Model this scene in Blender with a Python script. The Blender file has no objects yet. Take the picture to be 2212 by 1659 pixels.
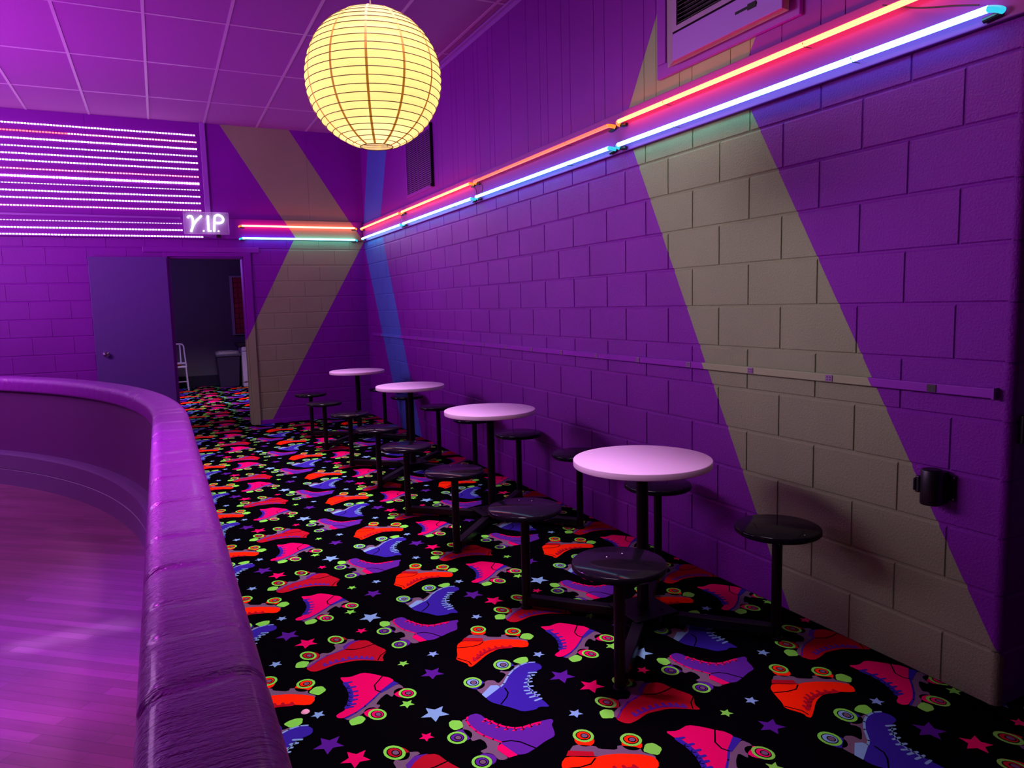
import bpy, bmesh, math, random
from mathutils import Vector, Matrix

# ------------------------------------------------------------------ camera
scene = bpy.context.scene
COL = scene.collection
PI = math.pi
CAM_LOC = Vector((-2.5567, -1.6362, 1.4588))
YAW, PITCH, ROLL, FPX = 0.4504, -0.1096, -0.0255, 1562.2
fwd = Vector((math.sin(YAW)*math.cos(PITCH), math.cos(YAW)*math.cos(PITCH), math.sin(PITCH)))
r0 = Vector((math.cos(YAW), -math.sin(YAW), 0)); u0 = r0.cross(fwd)
rt = r0*math.cos(ROLL) + u0*math.sin(ROLL); up = u0*math.cos(ROLL) - r0*math.sin(ROLL)
cam = bpy.data.cameras.new('camera'); camo = bpy.data.objects.new('camera', cam); COL.objects.link(camo)
cam.sensor_width = 36.0; cam.lens = FPX/2212*36.0; cam.clip_start = 0.02; cam.clip_end = 100
M3 = Matrix((rt, up, -fwd)).transposed()
camo.matrix_world = Matrix.Translation(CAM_LOC) @ M3.to_4x4()
scene.camera = camo

# ------------------------------------------------------------------ view and world
vs = scene.view_settings
vs.view_transform = 'Standard'; vs.look = 'None'; vs.exposure = 0.0; vs.gamma = 1.0; vs.use_curve_mapping = False
world = bpy.data.worlds.new('dim_hall'); scene.world = world; world.use_nodes = True
bgn = world.node_tree.nodes['Background']
bgn.inputs[0].default_value = (0.30, 0.10, 0.45, 1); bgn.inputs[1].default_value = 0.05

# ------------------------------------------------------------------ rink lights and added fill lamps
def area(name, loc, target, size, size_y, color, power, spread=180):
    l = bpy.data.lights.new(name, 'AREA'); l.shape = 'RECTANGLE'; l.size = size; l.size_y = size_y
    l.color = color; l.energy = power; l.spread = math.radians(spread)
    o = bpy.data.objects.new(name, l); COL.objects.link(o); o.location = loc
    o.rotation_euler = (Vector(target)-Vector(loc)).to_track_quat('-Z', 'Y').to_euler()
    return o
def spot(name, loc, target, angle, blend, color, power, radius=0.05):
    l = bpy.data.lights.new(name, 'SPOT'); l.spot_size = math.radians(angle); l.spot_blend = blend
    l.color = color; l.energy = power; l.shadow_soft_size = radius
    o = bpy.data.objects.new(name, l); COL.objects.link(o); o.location = loc
    o.rotation_euler = (Vector(target)-Vector(loc)).to_track_quat('-Z', 'Y').to_euler()
    return o
MAG = (1.0, 0.72, 1.0)
area('led_wall_glow', (-6.3, 7.6, 2.9), (-1.6, 2.2, 0.9), 3.4, 1.3, (0.86, 0.36, 1.05), 105)
area('rink_wash_near', (-6.4, 0.8, 2.6), (-2.5, 2.0, 0.9), 2.0, 0.8, (0.85, 0.30, 1.0), 8)
for i, (ya, yb) in enumerate(((7.2, 5.4), (5.6, 2.9), (3.6, 0.5))):
    area('upper_wall_fill', (-5.6, ya, 3.1), (0, yb, 1.95), 2.2, 0.7, (1.0, 0.70, 1.12), 6.8, 34)  # added unseen lamps that brighten the upper part of the right wall
area('back_wall_fill', (-6.4, 3.6, 3.4), (-4.2, 8.1, 1.6), 1.5, 0.8, (1.0, 0.60, 1.05), 26, 80)  # added fill for the left of the back wall, source unseen
area('carpet_wash', (-1.6, 3.45, 3.62), (-1.6, 3.45, 0), 0.35, 6.7, MAG, 74, 52)  # added unseen overhead lamp standing in for the carpet's blacklight glow
area('rink_floor_wash', (-5.6, 1.6, 3.6), (-5.0, 2.2, 0), 2.5, 3.0, (1.0, 0.03, 0.62), 62, 100)  # added overhead lamp giving the rink floor its magenta base tone
area('ceiling_wash', (-5.6, 4.5, 1.9), (-4.4, 5.6, 3.73), 2.5, 2.5, (0.80, 0.10, 1.0), 85, 120)  # added unseen uplight, shaped to brighten the ceiling alone
spot('rink_beam_violet', (-5.6, -0.4, 3.5), (-3.05, 2.35, -0.1), 24, 0.8, (0.30, 0.04, 1.0), 2000, 0.25)
for x in (-3.22, -3.05, -2.86):
    spot('rink_beam_white', (-5.2, 3.6, 3.4), (x, 2.37+0.12*(x+3.05), -0.1), 3.2, 1.0, (0.62, 0.72, 1.0), 620, 0.03)
spot('rink_beam_pink', (-6.4, 2.2, 3.5), (-2.95, 1.72, -0.1), 9, 0.9, (1.0, 0.05, 0.42), 420, 0.08)
spot('barrier_cap_fill', (-4.7, 4.6, 3.5), (-2.58, 1.35, 0.9), 26, 1.0, (0.85, 0.08, 1.0), 900, 0.3)  # added spot to brighten the padded cap, no such fixture seen
l = bpy.data.lights.new('back_room_lamp', 'AREA'); l.size = 0.6; l.energy = 45; l.spread = math.radians(110); l.color = (0.85, 0.68, 1.0)
o = bpy.data.objects.new('back_room_lamp', l); COL.objects.link(o); o.location = (-1.9, 11.2, 2.6)
l = bpy.data.lights.new('back_room_glow', 'POINT'); l.energy = 42; l.shadow_soft_size = 0.15; l.color = (0.34, 0.13, 1.0)  # added second lamp to lift the back room walls, source unseen
o = bpy.data.objects.new('back_room_glow', l); COL.objects.link(o); o.location = (-2.9, 11.6, 2.3)

# ------------------------------------------------------------------ helpers
class MB:
    """collects shapes that become one mesh"""
    def __init__(self): self.v = []; self.f = []; self.m = []; self.uv = None
    def add(self, verts, faces, mi=0):
        n = len(self.v); self.v += [tuple(q) for q in verts]
        self.f += [tuple(n+i for i in f) for f in faces]; self.m += [mi]*len(faces)
    def box(self, x0, x1, y0, y1, z0, z1, mi=0):
        v = [(x, y, z) for x in (x0, x1) for y in (y0, y1) for z in (z0, z1)]
        self.add(v, [(0,1,3,2),(4,6,7,5),(0,4,5,1),(2,3,7,6),(0,2,6,4),(1,5,7,3)], mi)
    def poly(self, pts, mi=0): self.add(pts, [tuple(range(len(pts)))], mi)
    def lathe(self, prof, n=32, c=(0,0,0), axis='z', mi=0, cap=True):
        v = []
        for r, h in prof:
            for i in range(n):
                a = 2*PI*i/n; p = (r*math.cos(a), r*math.sin(a), h)
                if axis == 'y': p = (p[0], p[2], p[1])
                if axis == 'x': p = (p[2], p[0], p[1])
                v.append((c[0]+p[0], c[1]+p[1], c[2]+p[2]))
        f = [(k*n+i, k*n+(i+1) % n, (k+1)*n+(i+1) % n, (k+1)*n+i) for k in range(len(prof)-1) for i in range(n)]
        if cap: f += [tuple(range(n-1, -1, -1)), tuple((len(prof)-1)*n+i for i in range(n))]
        self.add(v, f, mi)
    def tube(self, path, r, n=10, mi=0, closed=False):
        P = [Vector(p) for p in path]; v = []; N = len(P); prev = None
        for i, p in enumerate(P):
            if closed: d = P[(i+1) % N]-P[i-1]
            else: d = P[min(i+1, N-1)]-P[max(i-1, 0)]
            d.normalize()
            if prev is None: a = d.orthogonal().normalized()
            else:
                a = prev-d*prev.dot(d)
                a = a.normalized() if a.length > 1e-6 else d.orthogonal().normalized()
            prev = a; b = d.cross(a); rr = r[i] if isinstance(r, (list, tuple)) else r
            v += [p+a*rr*math.cos(2*PI*k/n)+b*rr*math.sin(2*PI*k/n) for k in range(n)]
        R = N if closed else N-1
        f = [(i*n+k, i*n+(k+1) % n, ((i+1) % N)*n+(k+1) % n, ((i+1) % N)*n+k) for i in range(R) for k in range(n)]
        if not closed: f += [tuple(range(n-1, -1, -1)), tuple((N-1)*n+k for k in range(n))]
        self.add(v, f, mi)
    def bar(self, a, b, w, h, mi=0):
        a, b = Vector(a), Vector(b); d = (b-a).normalized(); s = d.cross(Vector((0,0,1)))
        if s.length < 1e-5: s = Vector((1,0,0))
        s.normalize(); t = s.cross(d)
        v = [p+s*w/2*i+t*h/2*j for p in (a, b) for i, j in ((-1,-1),(1,-1),(1,1),(-1,1))]
        self.add(v, [(0,1,2,3),(7,6,5,4),(0,4,5,1),(1,5,6,2),(2,6,7,3),(3,7,4,0)], mi)
    def build(self, name, mats, parent=None, smooth=False, bevel=0, origin=None, flip=True):
        me = bpy.data.meshes.new(name)
        ox = Vector(origin) if origin else Vector((0,0,0))
        me.from_pydata([tuple(Vector(p)-ox) for p in self.v], [], self.f)
        for m in (mats if isinstance(mats, (list, tuple)) else [mats]): me.materials.append(m)
        me.polygons.foreach_set('material_index', self.m)
        if flip:
            bm = bmesh.new(); bm.from_mesh(me); bmesh.ops.recalc_face_normals(bm, faces=bm.faces); bm.to_mesh(me); bm.free()
        if self.uv is not None:
            uvl = me.uv_layers.new(name='UVMap')
            for lp in me.loops: uvl.data[lp.index].uv = self.uv[lp.vertex_index]
        if smooth:
            me.polygons.foreach_set('use_smooth', [True]*len(me.polygons))
            me.set_sharp_from_angle(angle=math.radians(40))
        me.update()
        ob = bpy.data.objects.new(name, me); COL.objects.link(ob)
        if parent: ob.parent = parent; ob.location = ox
        else: ob.location = ox
        if bevel:
            bv = ob.modifiers.new('edge', 'BEVEL'); bv.width = bevel; bv.segments = 2; bv.limit_method = 'ANGLE'
        return ob
def tag(ob, label=None, cat=None, group=None, kind=None):
    if label: ob['label'] = label
    if cat: ob['category'] = cat
    if group: ob['group'] = group
    if kind: ob['kind'] = kind
    return ob
def empty(name, loc=(0,0,0)):
    e = bpy.data.objects.new(name, None); COL.objects.link(e); e.location = loc; e.empty_display_size = 0.1
    return e

# ------------------------------------------------------------------ materials
def mat(name, color, rough=0.5, metal=0.0, emit=None, strength=0.0, spec=0.5, coat=0.0):
    m = bpy.data.materials.new(name); m.use_nodes = True
    b = m.node_tree.nodes['Principled BSDF']
    b.inputs['Base Color'].default_value = (*color, 1); b.inputs['Roughness'].default_value = rough
    b.inputs['Metallic'].default_value = metal; b.inputs['Specular IOR Level'].default_value = spec
    b.inputs['Coat Weight'].default_value = coat; b.inputs['Coat Roughness'].default_value = 0.1
    if emit: b.inputs['Emission Color'].default_value = (*emit, 1); b.inputs['Emission Strength'].default_value = strength
    return m
def nd(m, t, **k):
    n = m.node_tree.nodes.new(t)
    for a, b in k.items(): setattr(n, a, b)
    return n
def lk(m, a, b): m.node_tree.links.new(a, b)
def bsdf(m): return m.node_tree.nodes['Principled BSDF']
def math_n(m, op, a, b=None):
    n = nd(m, 'ShaderNodeMath', operation=op)
    for i, x in enumerate((a, b)):
        if x is None: continue
        if isinstance(x, (int, float)): n.inputs[i].default_value = x
        else: lk(m, x, n.inputs[i])
    return n.outputs[0]
def add_bump(m, scale, strength, dist=0.002, detail=3.0, coords='Object', stretch=None, rough=0.5):
    tc = nd(m, 'ShaderNodeTexCoord'); src = tc.outputs[coords]
    if stretch:
        mp = nd(m, 'ShaderNodeMapping'); mp.inputs['Scale'].default_value = stretch; lk(m, src, mp.inputs[0]); src = mp.outputs[0]
    nz = nd(m, 'ShaderNodeTexNoise'); nz.inputs['Scale'].default_value = scale; nz.inputs['Detail'].default_value = detail
    nz.inputs['Roughness'].default_value = rough
    lk(m, src, nz.inputs['Vector'])
    bp = nd(m, 'ShaderNodeBump'); bp.inputs['Strength'].default_value = strength; bp.inputs['Distance'].default_value = dist
    lk(m, nz.outputs['Fac'], bp.inputs['Height']); lk(m, bp.outputs[0], bsdf(m).inputs['Normal'])
    return nz
def side(m, cx, cz, p, q):
    """1 where (cx,cz) lies right of the line p->q"""
    (a0, z0), (a1, z1) = p, q
    A, B = (z1-z0), -(a1-a0); Cc = -(A*a0+B*z0)
    s = math_n(m, 'ADD', math_n(m, 'MULTIPLY', cx, A), math_n(m, 'MULTIPLY', cz, B))
    return math_n(m, 'GREATER_THAN', math_n(m, 'ADD', s, Cc), 0.0)
PURPLE = (0.24, 0.007, 0.385)
OLIVE = (0.31, 0.385, 0.175)
BLUE = (0.085, 0.17, 0.62)
def striped(name, axis, bands, rough=0.38, bump=(160, 0.25), base=PURPLE):
    """wall paint with painted stripes: bands = (color, lineA, lineB, zmin, zmax)"""
    m = mat(name, base, rough, spec=0.22)
    tc = nd(m, 'ShaderNodeTexCoord'); sp = nd(m, 'ShaderNodeSeparateXYZ'); lk(m, tc.outputs['Object'], sp.inputs[0])
    cx, cz = sp.outputs[axis], sp.outputs['Z']; cur = None
    nz = add_bump(m, bump[0], bump[1], 0.006, 5, rough=0.65)
    nw = nd(m, 'ShaderNodeTexNoise'); nw.inputs['Scale'].default_value = 2.3; nw.inputs['Detail'].default_value = 4; lk(m, tc.outputs['Object'], nw.inputs['Vector'])
    for col, A, B, zmin, zmax in bands:
        k = math_n(m, 'MULTIPLY', side(m, cx, cz, *A), side(m, cx, cz, *B))
        k = math_n(m, 'MULTIPLY', k, math_n(m, 'GREATER_THAN', cz, zmin)); k = math_n(m, 'MULTIPLY', k, math_n(m, 'LESS_THAN', cz, zmax))
        mx = nd(m, 'ShaderNodeMix', data_type='RGBA'); lk(m, k, mx.inputs[0])
        if cur is None: mx.inputs[6].default_value = (*base, 1)
        else: lk(m, cur, mx.inputs[6])
        mx.inputs[7].default_value = (*col, 1); cur = mx.outputs[2]
    hs = nd(m, 'ShaderNodeMix', data_type='RGBA', blend_type='MULTIPLY'); hs.inputs[0].default_value = 0.22
    lk(m, cur, hs.inputs[6]); lk(m, nw.outputs['Fac'], hs.inputs[7]); lk(m, hs.outputs[2], bsdf(m).inputs['Base Color'])
    return m
# lines (along-wall coordinate, height)
R_BANDS = [
    (OLIVE, ((1.947, 2.333), (0.718, -0.018)), ((-0.186, 0.216), (1.012, 2.333)), -1, 2.46),
    (OLIVE, ((1.683, 3.07), (1.971, 2.607)), ((1.012, 2.610), (0.725, 3.07)), 2.46, 9),
    (BLUE, ((8.144, 2.345), (6.72, 0.0)), ((6.00, 0.0), (7.214, 2.32)), -1, 2.46),
    (BLUE, ((7.719, 3.481), (8.063, 2.642)), ((7.25, 2.605), (6.894, 3.323)), 2.46, 9)]
B_BANDS = [
    (OLIVE, ((-0.915, 2.399), (-1.72, 3.72)), ((-0.892, 3.707), (-0.134, 2.522)), 2.352, 9),
    (OLIVE, ((-1.539, 1.155), (-0.93, 2.337)), ((-0.026, 2.304), (-1.291, 0.092)), -1, 2.352)]
M = {}
M['purple'] = mat('purple_paint', PURPLE, 0.35); add_bump(M['purple'], 120, 0.12)
M['trim'] = mat('lilac_trim_paint', (0.33, 0.09, 0.52), 0.35)
M['panel'] = mat('lilac_panel', (0.34, 0.10, 0.56), 0.45)
M['black'] = mat('black_metal', (0.004, 0.003, 0.005), 0.4, spec=0.2)
M['blackpl'] = mat('black_plastic', (0.008, 0.007, 0.010), 0.4)
M['void'] = mat('dark_void', (0.004, 0.003, 0.006), 0.8)
M['chrome'] = mat('chrome', (0.75, 0.72, 0.8), 0.15, 1.0)
M['top'] = mat('pale_laminate', (0.83, 0.50, 0.86), 0.38)  # white laminate with the magenta light's tint put into its colour
M['edge'] = mat('pale_edge_band', (0.62, 0.40, 0.58), 0.45)
M['outlet'] = mat('outlet_brown', (0.02, 0.012, 0.018), 0.4)
M['outletface'] = mat('outlet_face', (0.25, 0.12, 0.28), 0.4)
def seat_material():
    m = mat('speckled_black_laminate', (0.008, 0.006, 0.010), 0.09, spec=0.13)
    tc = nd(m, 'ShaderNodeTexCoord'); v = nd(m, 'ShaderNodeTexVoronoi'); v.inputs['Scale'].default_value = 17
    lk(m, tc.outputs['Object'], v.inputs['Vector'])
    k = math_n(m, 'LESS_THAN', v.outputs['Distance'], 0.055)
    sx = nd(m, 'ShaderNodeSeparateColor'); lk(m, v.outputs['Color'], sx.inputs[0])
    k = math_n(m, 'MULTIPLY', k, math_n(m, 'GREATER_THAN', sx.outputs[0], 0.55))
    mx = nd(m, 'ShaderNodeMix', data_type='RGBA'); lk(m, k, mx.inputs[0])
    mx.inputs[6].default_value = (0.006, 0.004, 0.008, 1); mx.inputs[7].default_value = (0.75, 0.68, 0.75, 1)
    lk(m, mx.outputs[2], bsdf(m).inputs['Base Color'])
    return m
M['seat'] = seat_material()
def emitter(name, col, s):
    m = mat(name, (0.02, 0.02, 0.02), 0.3, emit=col, strength=s); return m
M['neon_red'] = emitter('neon_red', (1.0, 0.072, 0.028), 14.0)
M['neon_salmon'] = emitter('neon_salmon', (1.0, 0.085, 0.045), 3.0)
M['neon_pale'] = emitter('neon_pale_red', (1.0, 0.085, 0.06), 15.0)
M['neon_cyan'] = emitter('neon_cyan', (0.14, 0.74, 1.0), 9.0)
M['neon_cyan_dim'] = emitter('neon_cyan_end', (0.03, 0.50, 0.70), 1.3)
M['neon_red_dim'] = emitter('neon_red_end', (1.0, 0.20, 0.02), 1.6)
M['neon_white'] = emitter('neon_white', (0.95, 1.0, 0.97), 5.0)
M['wall_r'] = striped('right_wall_paint', 'Y', R_BANDS, 0.33, (110, 0.8))
M['wall_b'] = striped('back_wall_paint', 'X', B_BANDS, 0.40, (110, 0.35))
M['panel_r'] = striped('upper_panel_paint', 'Y', R_BANDS, 0.42, (60, 0.08))
M['panel_b'] = striped('back_panel_paint', 'X', B_BANDS, 0.5, (60, 0.08))

# ================================================================== SETTING
CH = 0.2032            # block course height, half a block length
YB = 8.10              # back wall
YE = -0.2032           # free end of the right wall
ZC = 3.73              # ceiling
RCX, RCY, RO = -8.44, 2.82, 6.0     # centre and radius of the rink's rounded end

def arc(R, y0=-3.2, a1=64, n=40, ns=26):
    p = [(RCX+R, y0+(RCY-y0)*i/ns) for i in range(ns)]
    return p+[(RCX+R*math.cos(math.radians(a1*i/n)), RCY+R*math.sin(math.radians(a1*i/n))) for i in range(n+1)]

# ---- carpet: black pile with the woven roller skate pattern
TILE = [
('orange',3,[-2989,2342,-2927,2385,-2776,2292,-2699,2283,-2603,2247,-2486,2174,-2433,2117,-2435,2063,-2472,2015,-2512,2023,-2578,2065,-2640,2089,-2723,2095,-2794,2073,-2855,2042,-2924,1992,-3005,1938,-3034,1925,-3047,1949,-3037,1987,-3098,2100,-3061,2156,-3027,2255]),
('red',4,[-2884,2431,-2746,2346,-2765,2297,-2925,2389]),
('plate',2,[-2887,2422,-2817,2472,-2700,2393,-2698,2354,-2596,2289,-2568,2334,-2453,2241,-2467,2189,-2415,2126,-2442,2075,-2494,2159,-2597,2233,-2703,2274,-2767,2299]),
('orange',2,[-2674,2446,-2689,2425,-2711,2412,-2735,2409,-2759,2417,-2779,2433,-2792,2457,-2796,2484,-2791,2510,-2776,2532,-2755,2545,-2730,2548,-2705,2541,-2685,2523,-2672,2499,-2668,2472]),
('green',3,[-2649,2491,-2665,2468,-2688,2454,-2715,2451,-2741,2459,-2762,2477,-2776,2503,-2781,2532,-2775,2561,-2759,2585,-2736,2599,-2709,2603,-2682,2595,-2660,2576,-2646,2549,-2642,2520]),
('black',4,[-2667,2501,-2678,2485,-2694,2475,-2713,2473,-2732,2479,-2748,2492,-2758,2510,-2761,2531,-2757,2551,-2746,2568,-2729,2578,-2710,2580,-2691,2574,-2675,2561,-2665,2542,-2662,2521]),
('orange',5,[-2673,2504,-2683,2491,-2697,2482,-2713,2480,-2729,2486,-2743,2497,-2752,2513,-2754,2531,-2751,2548,-2741,2562,-2727,2570,-2710,2572,-2694,2567,-2680,2556,-2672,2540,-2669,2522]),
('black',6,[-2682,2505,-2694,2492,-2710,2489,-2726,2498,-2734,2515,-2732,2533,-2720,2547,-2704,2549,-2688,2541,-2680,2524]),
('plate',7,[-2688,2509,-2697,2499,-2709,2497,-2721,2503,-2727,2516,-2726,2530,-2717,2540,-2704,2542,-2693,2535,-2686,2523]),
('orange',2,[-2420,2260,-2435,2240,-2458,2228,-2483,2226,-2508,2234,-2528,2251,-2541,2274,-2545,2301,-2538,2326,-2523,2347,-2500,2359,-2475,2362,-2450,2353,-2429,2336,-2416,2312,-2413,2286]),
('green',3,[-2390,2303,-2407,2281,-2432,2268,-2459,2265,-2486,2274,-2508,2292,-2522,2318,-2526,2346,-2519,2374,-2502,2396,-2477,2410,-2449,2413,-2422,2404,-2400,2385,-2386,2359,-2383,2330]),
('black',4,[-2408,2313,-2420,2297,-2437,2288,-2457,2287,-2476,2293,-2492,2306,-2503,2324,-2505,2345,-2501,2364,-2489,2380,-2471,2389,-2451,2391,-2432,2384,-2416,2371,-2406,2352,-2403,2332]),
('orange',5,[-2415,2316,-2425,2303,-2440,2295,-2457,2294,-2473,2299,-2487,2311,-2496,2326,-2498,2344,-2494,2360,-2484,2374,-2469,2382,-2452,2383,-2435,2378,-2421,2366,-2412,2350,-2410,2333]),
('black',6,[-2424,2317,-2436,2305,-2454,2302,-2469,2311,-2478,2328,-2475,2346,-2463,2358,-2445,2361,-2429,2352,-2421,2335]),
('plate',7,[-2430,2321,-2440,2311,-2453,2310,-2465,2316,-2471,2329,-2469,2342,-2459,2352,-2446,2353,-2434,2347,-2428,2334]),
('green',3,[-2399,2255,-2344,2239,-2328,2163,-2395,2115,-2433,2153,-2460,2196]),
('black',5,[-3014,2281,-2909,2243,-2905,2253,-3011,2291]),
('black',5,[-2914,2244,-2824,2238,-2824,2249,-2913,2254]),
('black',5,[-2827,2238,-2767,2277,-2773,2286,-2833,2246]),
('red',4,[-2961,1995,-2912,2026,-2905,2037,-2907,2049,-2918,2056,-2930,2054,-2978,2023,-2985,2013,-2983,2000,-2973,1993]),
('red',4,[-2911,2027,-2867,2062,-2860,2073,-2864,2085,-2875,2091,-2887,2088,-2931,2053,-2937,2042,-2934,2030,-2923,2024]),
('red',4,[-2869,2060,-2824,2082,-2816,2091,-2816,2104,-2826,2112,-2838,2111,-2884,2090,-2892,2080,-2892,2068,-2882,2059]),
('red',4,[-2828,2080,-2774,2093,-2764,2100,-2761,2113,-2769,2123,-2781,2125,-2835,2113,-2845,2105,-2847,2093,-2840,2083]),
('red',4,[-2777,2092,-2715,2095,-2703,2101,-2699,2113,-2704,2124,-2716,2128,-2778,2125,-2790,2120,-2794,2108,-2789,2097]),
('red',4,[-2720,2096,-2665,2082,-2653,2084,-2645,2094,-2647,2106,-2657,2114,-2711,2128,-2724,2126,-2731,2116,-2730,2104]),
('red',4,[-2666,2082,-2603,2060,-2590,2061,-2582,2071,-2583,2083,-2592,2092,-2656,2113,-2668,2112,-2676,2103,-2675,2091]),
('red',5,[-2958,2006,-2945,2054,-2946,2063,-2953,2069,-2962,2067,-2968,2060,-2981,2012,-2980,2003,-2973,1998,-2964,1999]),
('red',5,[-2910,2037,-2894,2090,-2895,2099,-2902,2105,-2911,2104,-2917,2097,-2933,2044,-2932,2035,-2924,2029,-2915,2030]),
('red',5,[-2865,2072,-2852,2127,-2854,2136,-2861,2142,-2870,2140,-2876,2133,-2888,2077,-2887,2068,-2879,2063,-2870,2065]),
('red',5,[-2819,2094,-2810,2147,-2813,2156,-2820,2161,-2829,2159,-2834,2151,-2843,2098,-2841,2090,-2833,2085,-2824,2087]),
('red',5,[-2766,2108,-2764,2150,-2768,2159,-2776,2163,-2784,2159,-2788,2151,-2790,2109,-2786,2101,-2778,2097,-2769,2100]),
('red',5,[-2703,2112,-2704,2150,-2707,2158,-2716,2162,-2724,2158,-2728,2149,-2727,2112,-2724,2103,-2715,2100,-2707,2103]),
('red',5,[-2649,2098,-2648,2130,-2652,2138,-2660,2142,-2669,2138,-2672,2130,-2673,2098,-2669,2089,-2661,2086,-2653,2089]),
('red',5,[-2585,2077,-2587,2104,-2591,2113,-2599,2116,-2607,2112,-2611,2103,-2609,2075,-2605,2067,-2597,2064,-2588,2068]),
('black',5,[-3086,2115,-3020,2014,-3013,2018,-3078,2120]),
('black',5,[-3022,2021,-3021,1958,-3012,1958,-3013,2021]),
('blue',3,[-2529,1652,-2523,1697,-2552,1745,-2596,1762,-2671,1755,-2750,1714,-2826,1651,-2913,1553,-2951,1531,-3006,1507,-3063,1476,-3119,1434,-3103,1365,-3058,1301,-3006,1234,-2956,1146,-2860,1126,-2822,1148,-2754,1111,-2754,1185,-2762,1230,-2758,1320,-2763,1385,-2750,1443,-2728,1518,-2682,1584,-2637,1605,-2590,1615,-2548,1627]),
('sky',4,[-2544,1755,-2596,1776,-2602,1776,-2607,1772,-2607,1765,-2602,1761,-2550,1740,-2544,1740,-2539,1744,-2539,1750]),
('sky',4,[-2600,1777,-2676,1767,-2682,1764,-2683,1758,-2680,1753,-2674,1751,-2598,1760,-2593,1764,-2591,1770,-2594,1775]),
('sky',4,[-2679,1766,-2756,1728,-2760,1723,-2760,1717,-2755,1713,-2749,1713,-2671,1752,-2667,1756,-2668,1763,-2673,1767]),
('sky',4,[-2758,1727,-2834,1664,-2837,1658,-2836,1652,-2830,1649,-2824,1651,-2748,1714,-2745,1720,-2746,1726,-2752,1728]),
('sky',4,[-2835,1663,-2919,1565,-2921,1559,-2918,1554,-2912,1552,-2907,1555,-2823,1652,-2821,1658,-2824,1664,-2830,1666]),
('sky',4,[-2917,1567,-2960,1540,-2963,1535,-2962,1529,-2957,1525,-2951,1526,-2908,1553,-2905,1558,-2906,1564,-2911,1568]),
('sky',4,[-3013,1586,-2968,1566,-2951,1531,-3117,1439,-3125,1499]),
('plate',2,[-3133,1587,-3071,1629,-3008,1672,-2957,1648,-2948,1584,-2888,1629,-2836,1680,-2841,1717,-2868,1744,-2787,1782,-2708,1775,-2621,1783,-2582,1767,-2672,1743,-2750,1702,-2826,1640,-2912,1548,-2976,1523,-3059,1484,-3123,1504]),
('blue',2,[-3044,1623,-3060,1600,-3082,1585,-3107,1581,-3132,1588,-3152,1606,-3165,1630,-3169,1659,-3163,1688,-3147,1711,-3125,1727,-3099,1731,-3074,1724,-3053,1706,-3041,1680,-3037,1651]),
('green',3,[-3054,1659,-3071,1634,-3095,1618,-3122,1613,-3148,1621,-3170,1640,-3184,1667,-3188,1698,-3182,1729,-3165,1755,-3141,1771,-3113,1776,-3086,1768,-3064,1749,-3050,1721,-3046,1690]),
('black',4,[-3072,1669,-3084,1651,-3101,1640,-3120,1637,-3139,1643,-3155,1656,-3165,1675,-3168,1697,-3164,1719,-3152,1737,-3135,1748,-3115,1752,-3096,1746,-3080,1732,-3069,1712,-3067,1690]),
('sky',5,[-3078,1672,-3088,1657,-3103,1647,-3120,1645,-3136,1650,-3150,1661,-3159,1678,-3161,1697,-3157,1715,-3147,1731,-3133,1741,-3116,1743,-3099,1738,-3085,1726,-3076,1710,-3074,1691]),
('black',6,[-3087,1673,-3099,1658,-3117,1654,-3132,1663,-3141,1681,-3138,1701,-3126,1715,-3109,1719,-3093,1710,-3085,1693]),
('plate',7,[-3094,1676,-3103,1665,-3116,1662,-3128,1669,-3134,1682,-3132,1697,-3123,1708,-3110,1711,-3098,1704,-3092,1691]),
('blue',2,[-2723,1761,-2741,1737,-2765,1722,-2791,1717,-2817,1724,-2837,1742,-2849,1768,-2852,1798,-2843,1827,-2826,1852,-2802,1869,-2775,1873,-2749,1866,-2728,1848,-2716,1821,-2715,1791]),
('green',3,[-2732,1800,-2751,1773,-2776,1756,-2805,1752,-2832,1759,-2854,1778,-2868,1806,-2870,1839,-2862,1871,-2843,1898,-2817,1916,-2788,1922,-2760,1914,-2737,1894,-2724,1865,-2722,1832]),
('black',4,[-2750,1810,-2763,1791,-2782,1779,-2802,1776,-2822,1782,-2838,1796,-2847,1815,-2849,1838,-2843,1861,-2830,1880,-2812,1892,-2791,1896,-2771,1890,-2755,1876,-2745,1856,-2743,1832]),
('sky',5,[-2756,1813,-2768,1797,-2784,1787,-2801,1785,-2818,1789,-2832,1801,-2840,1818,-2842,1838,-2837,1858,-2826,1874,-2810,1884,-2792,1887,-2775,1882,-2761,1870,-2752,1853,-2751,1833]),
('black',6,[-2766,1814,-2779,1798,-2798,1794,-2814,1803,-2821,1821,-2818,1842,-2804,1858,-2786,1862,-2770,1853,-2762,1835]),
('plate',7,[-2772,1817,-2783,1806,-2796,1803,-2808,1809,-2814,1823,-2811,1839,-2801,1850,-2787,1853,-2775,1847,-2770,1833]),
('green',3,[-2612,1878,-2559,1859,-2579,1785,-2655,1763,-2699,1843,-2664,1866]),
('black',5,[-2938,1503,-2945,1426,-2934,1425,-2927,1502]),
('black',5,[-2942,1434,-2981,1377,-2973,1371,-2933,1428]),
('black',5,[-2976,1382,-3060,1311,-3054,1303,-2969,1374]),
('sky',5,[-2670,1606,-2618,1584,-2610,1584,-2605,1589,-2605,1596,-2610,1602,-2663,1624,-2670,1624,-2676,1618,-2675,1611]),
('sky',5,[-2696,1563,-2648,1555,-2641,1557,-2637,1563,-2638,1570,-2645,1574,-2693,1582,-2700,1580,-2704,1574,-2702,1567]),
('sky',5,[-2731,1528,-2689,1520,-2682,1522,-2678,1528,-2679,1536,-2686,1540,-2728,1547,-2735,1545,-2739,1539,-2737,1532]),
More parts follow.
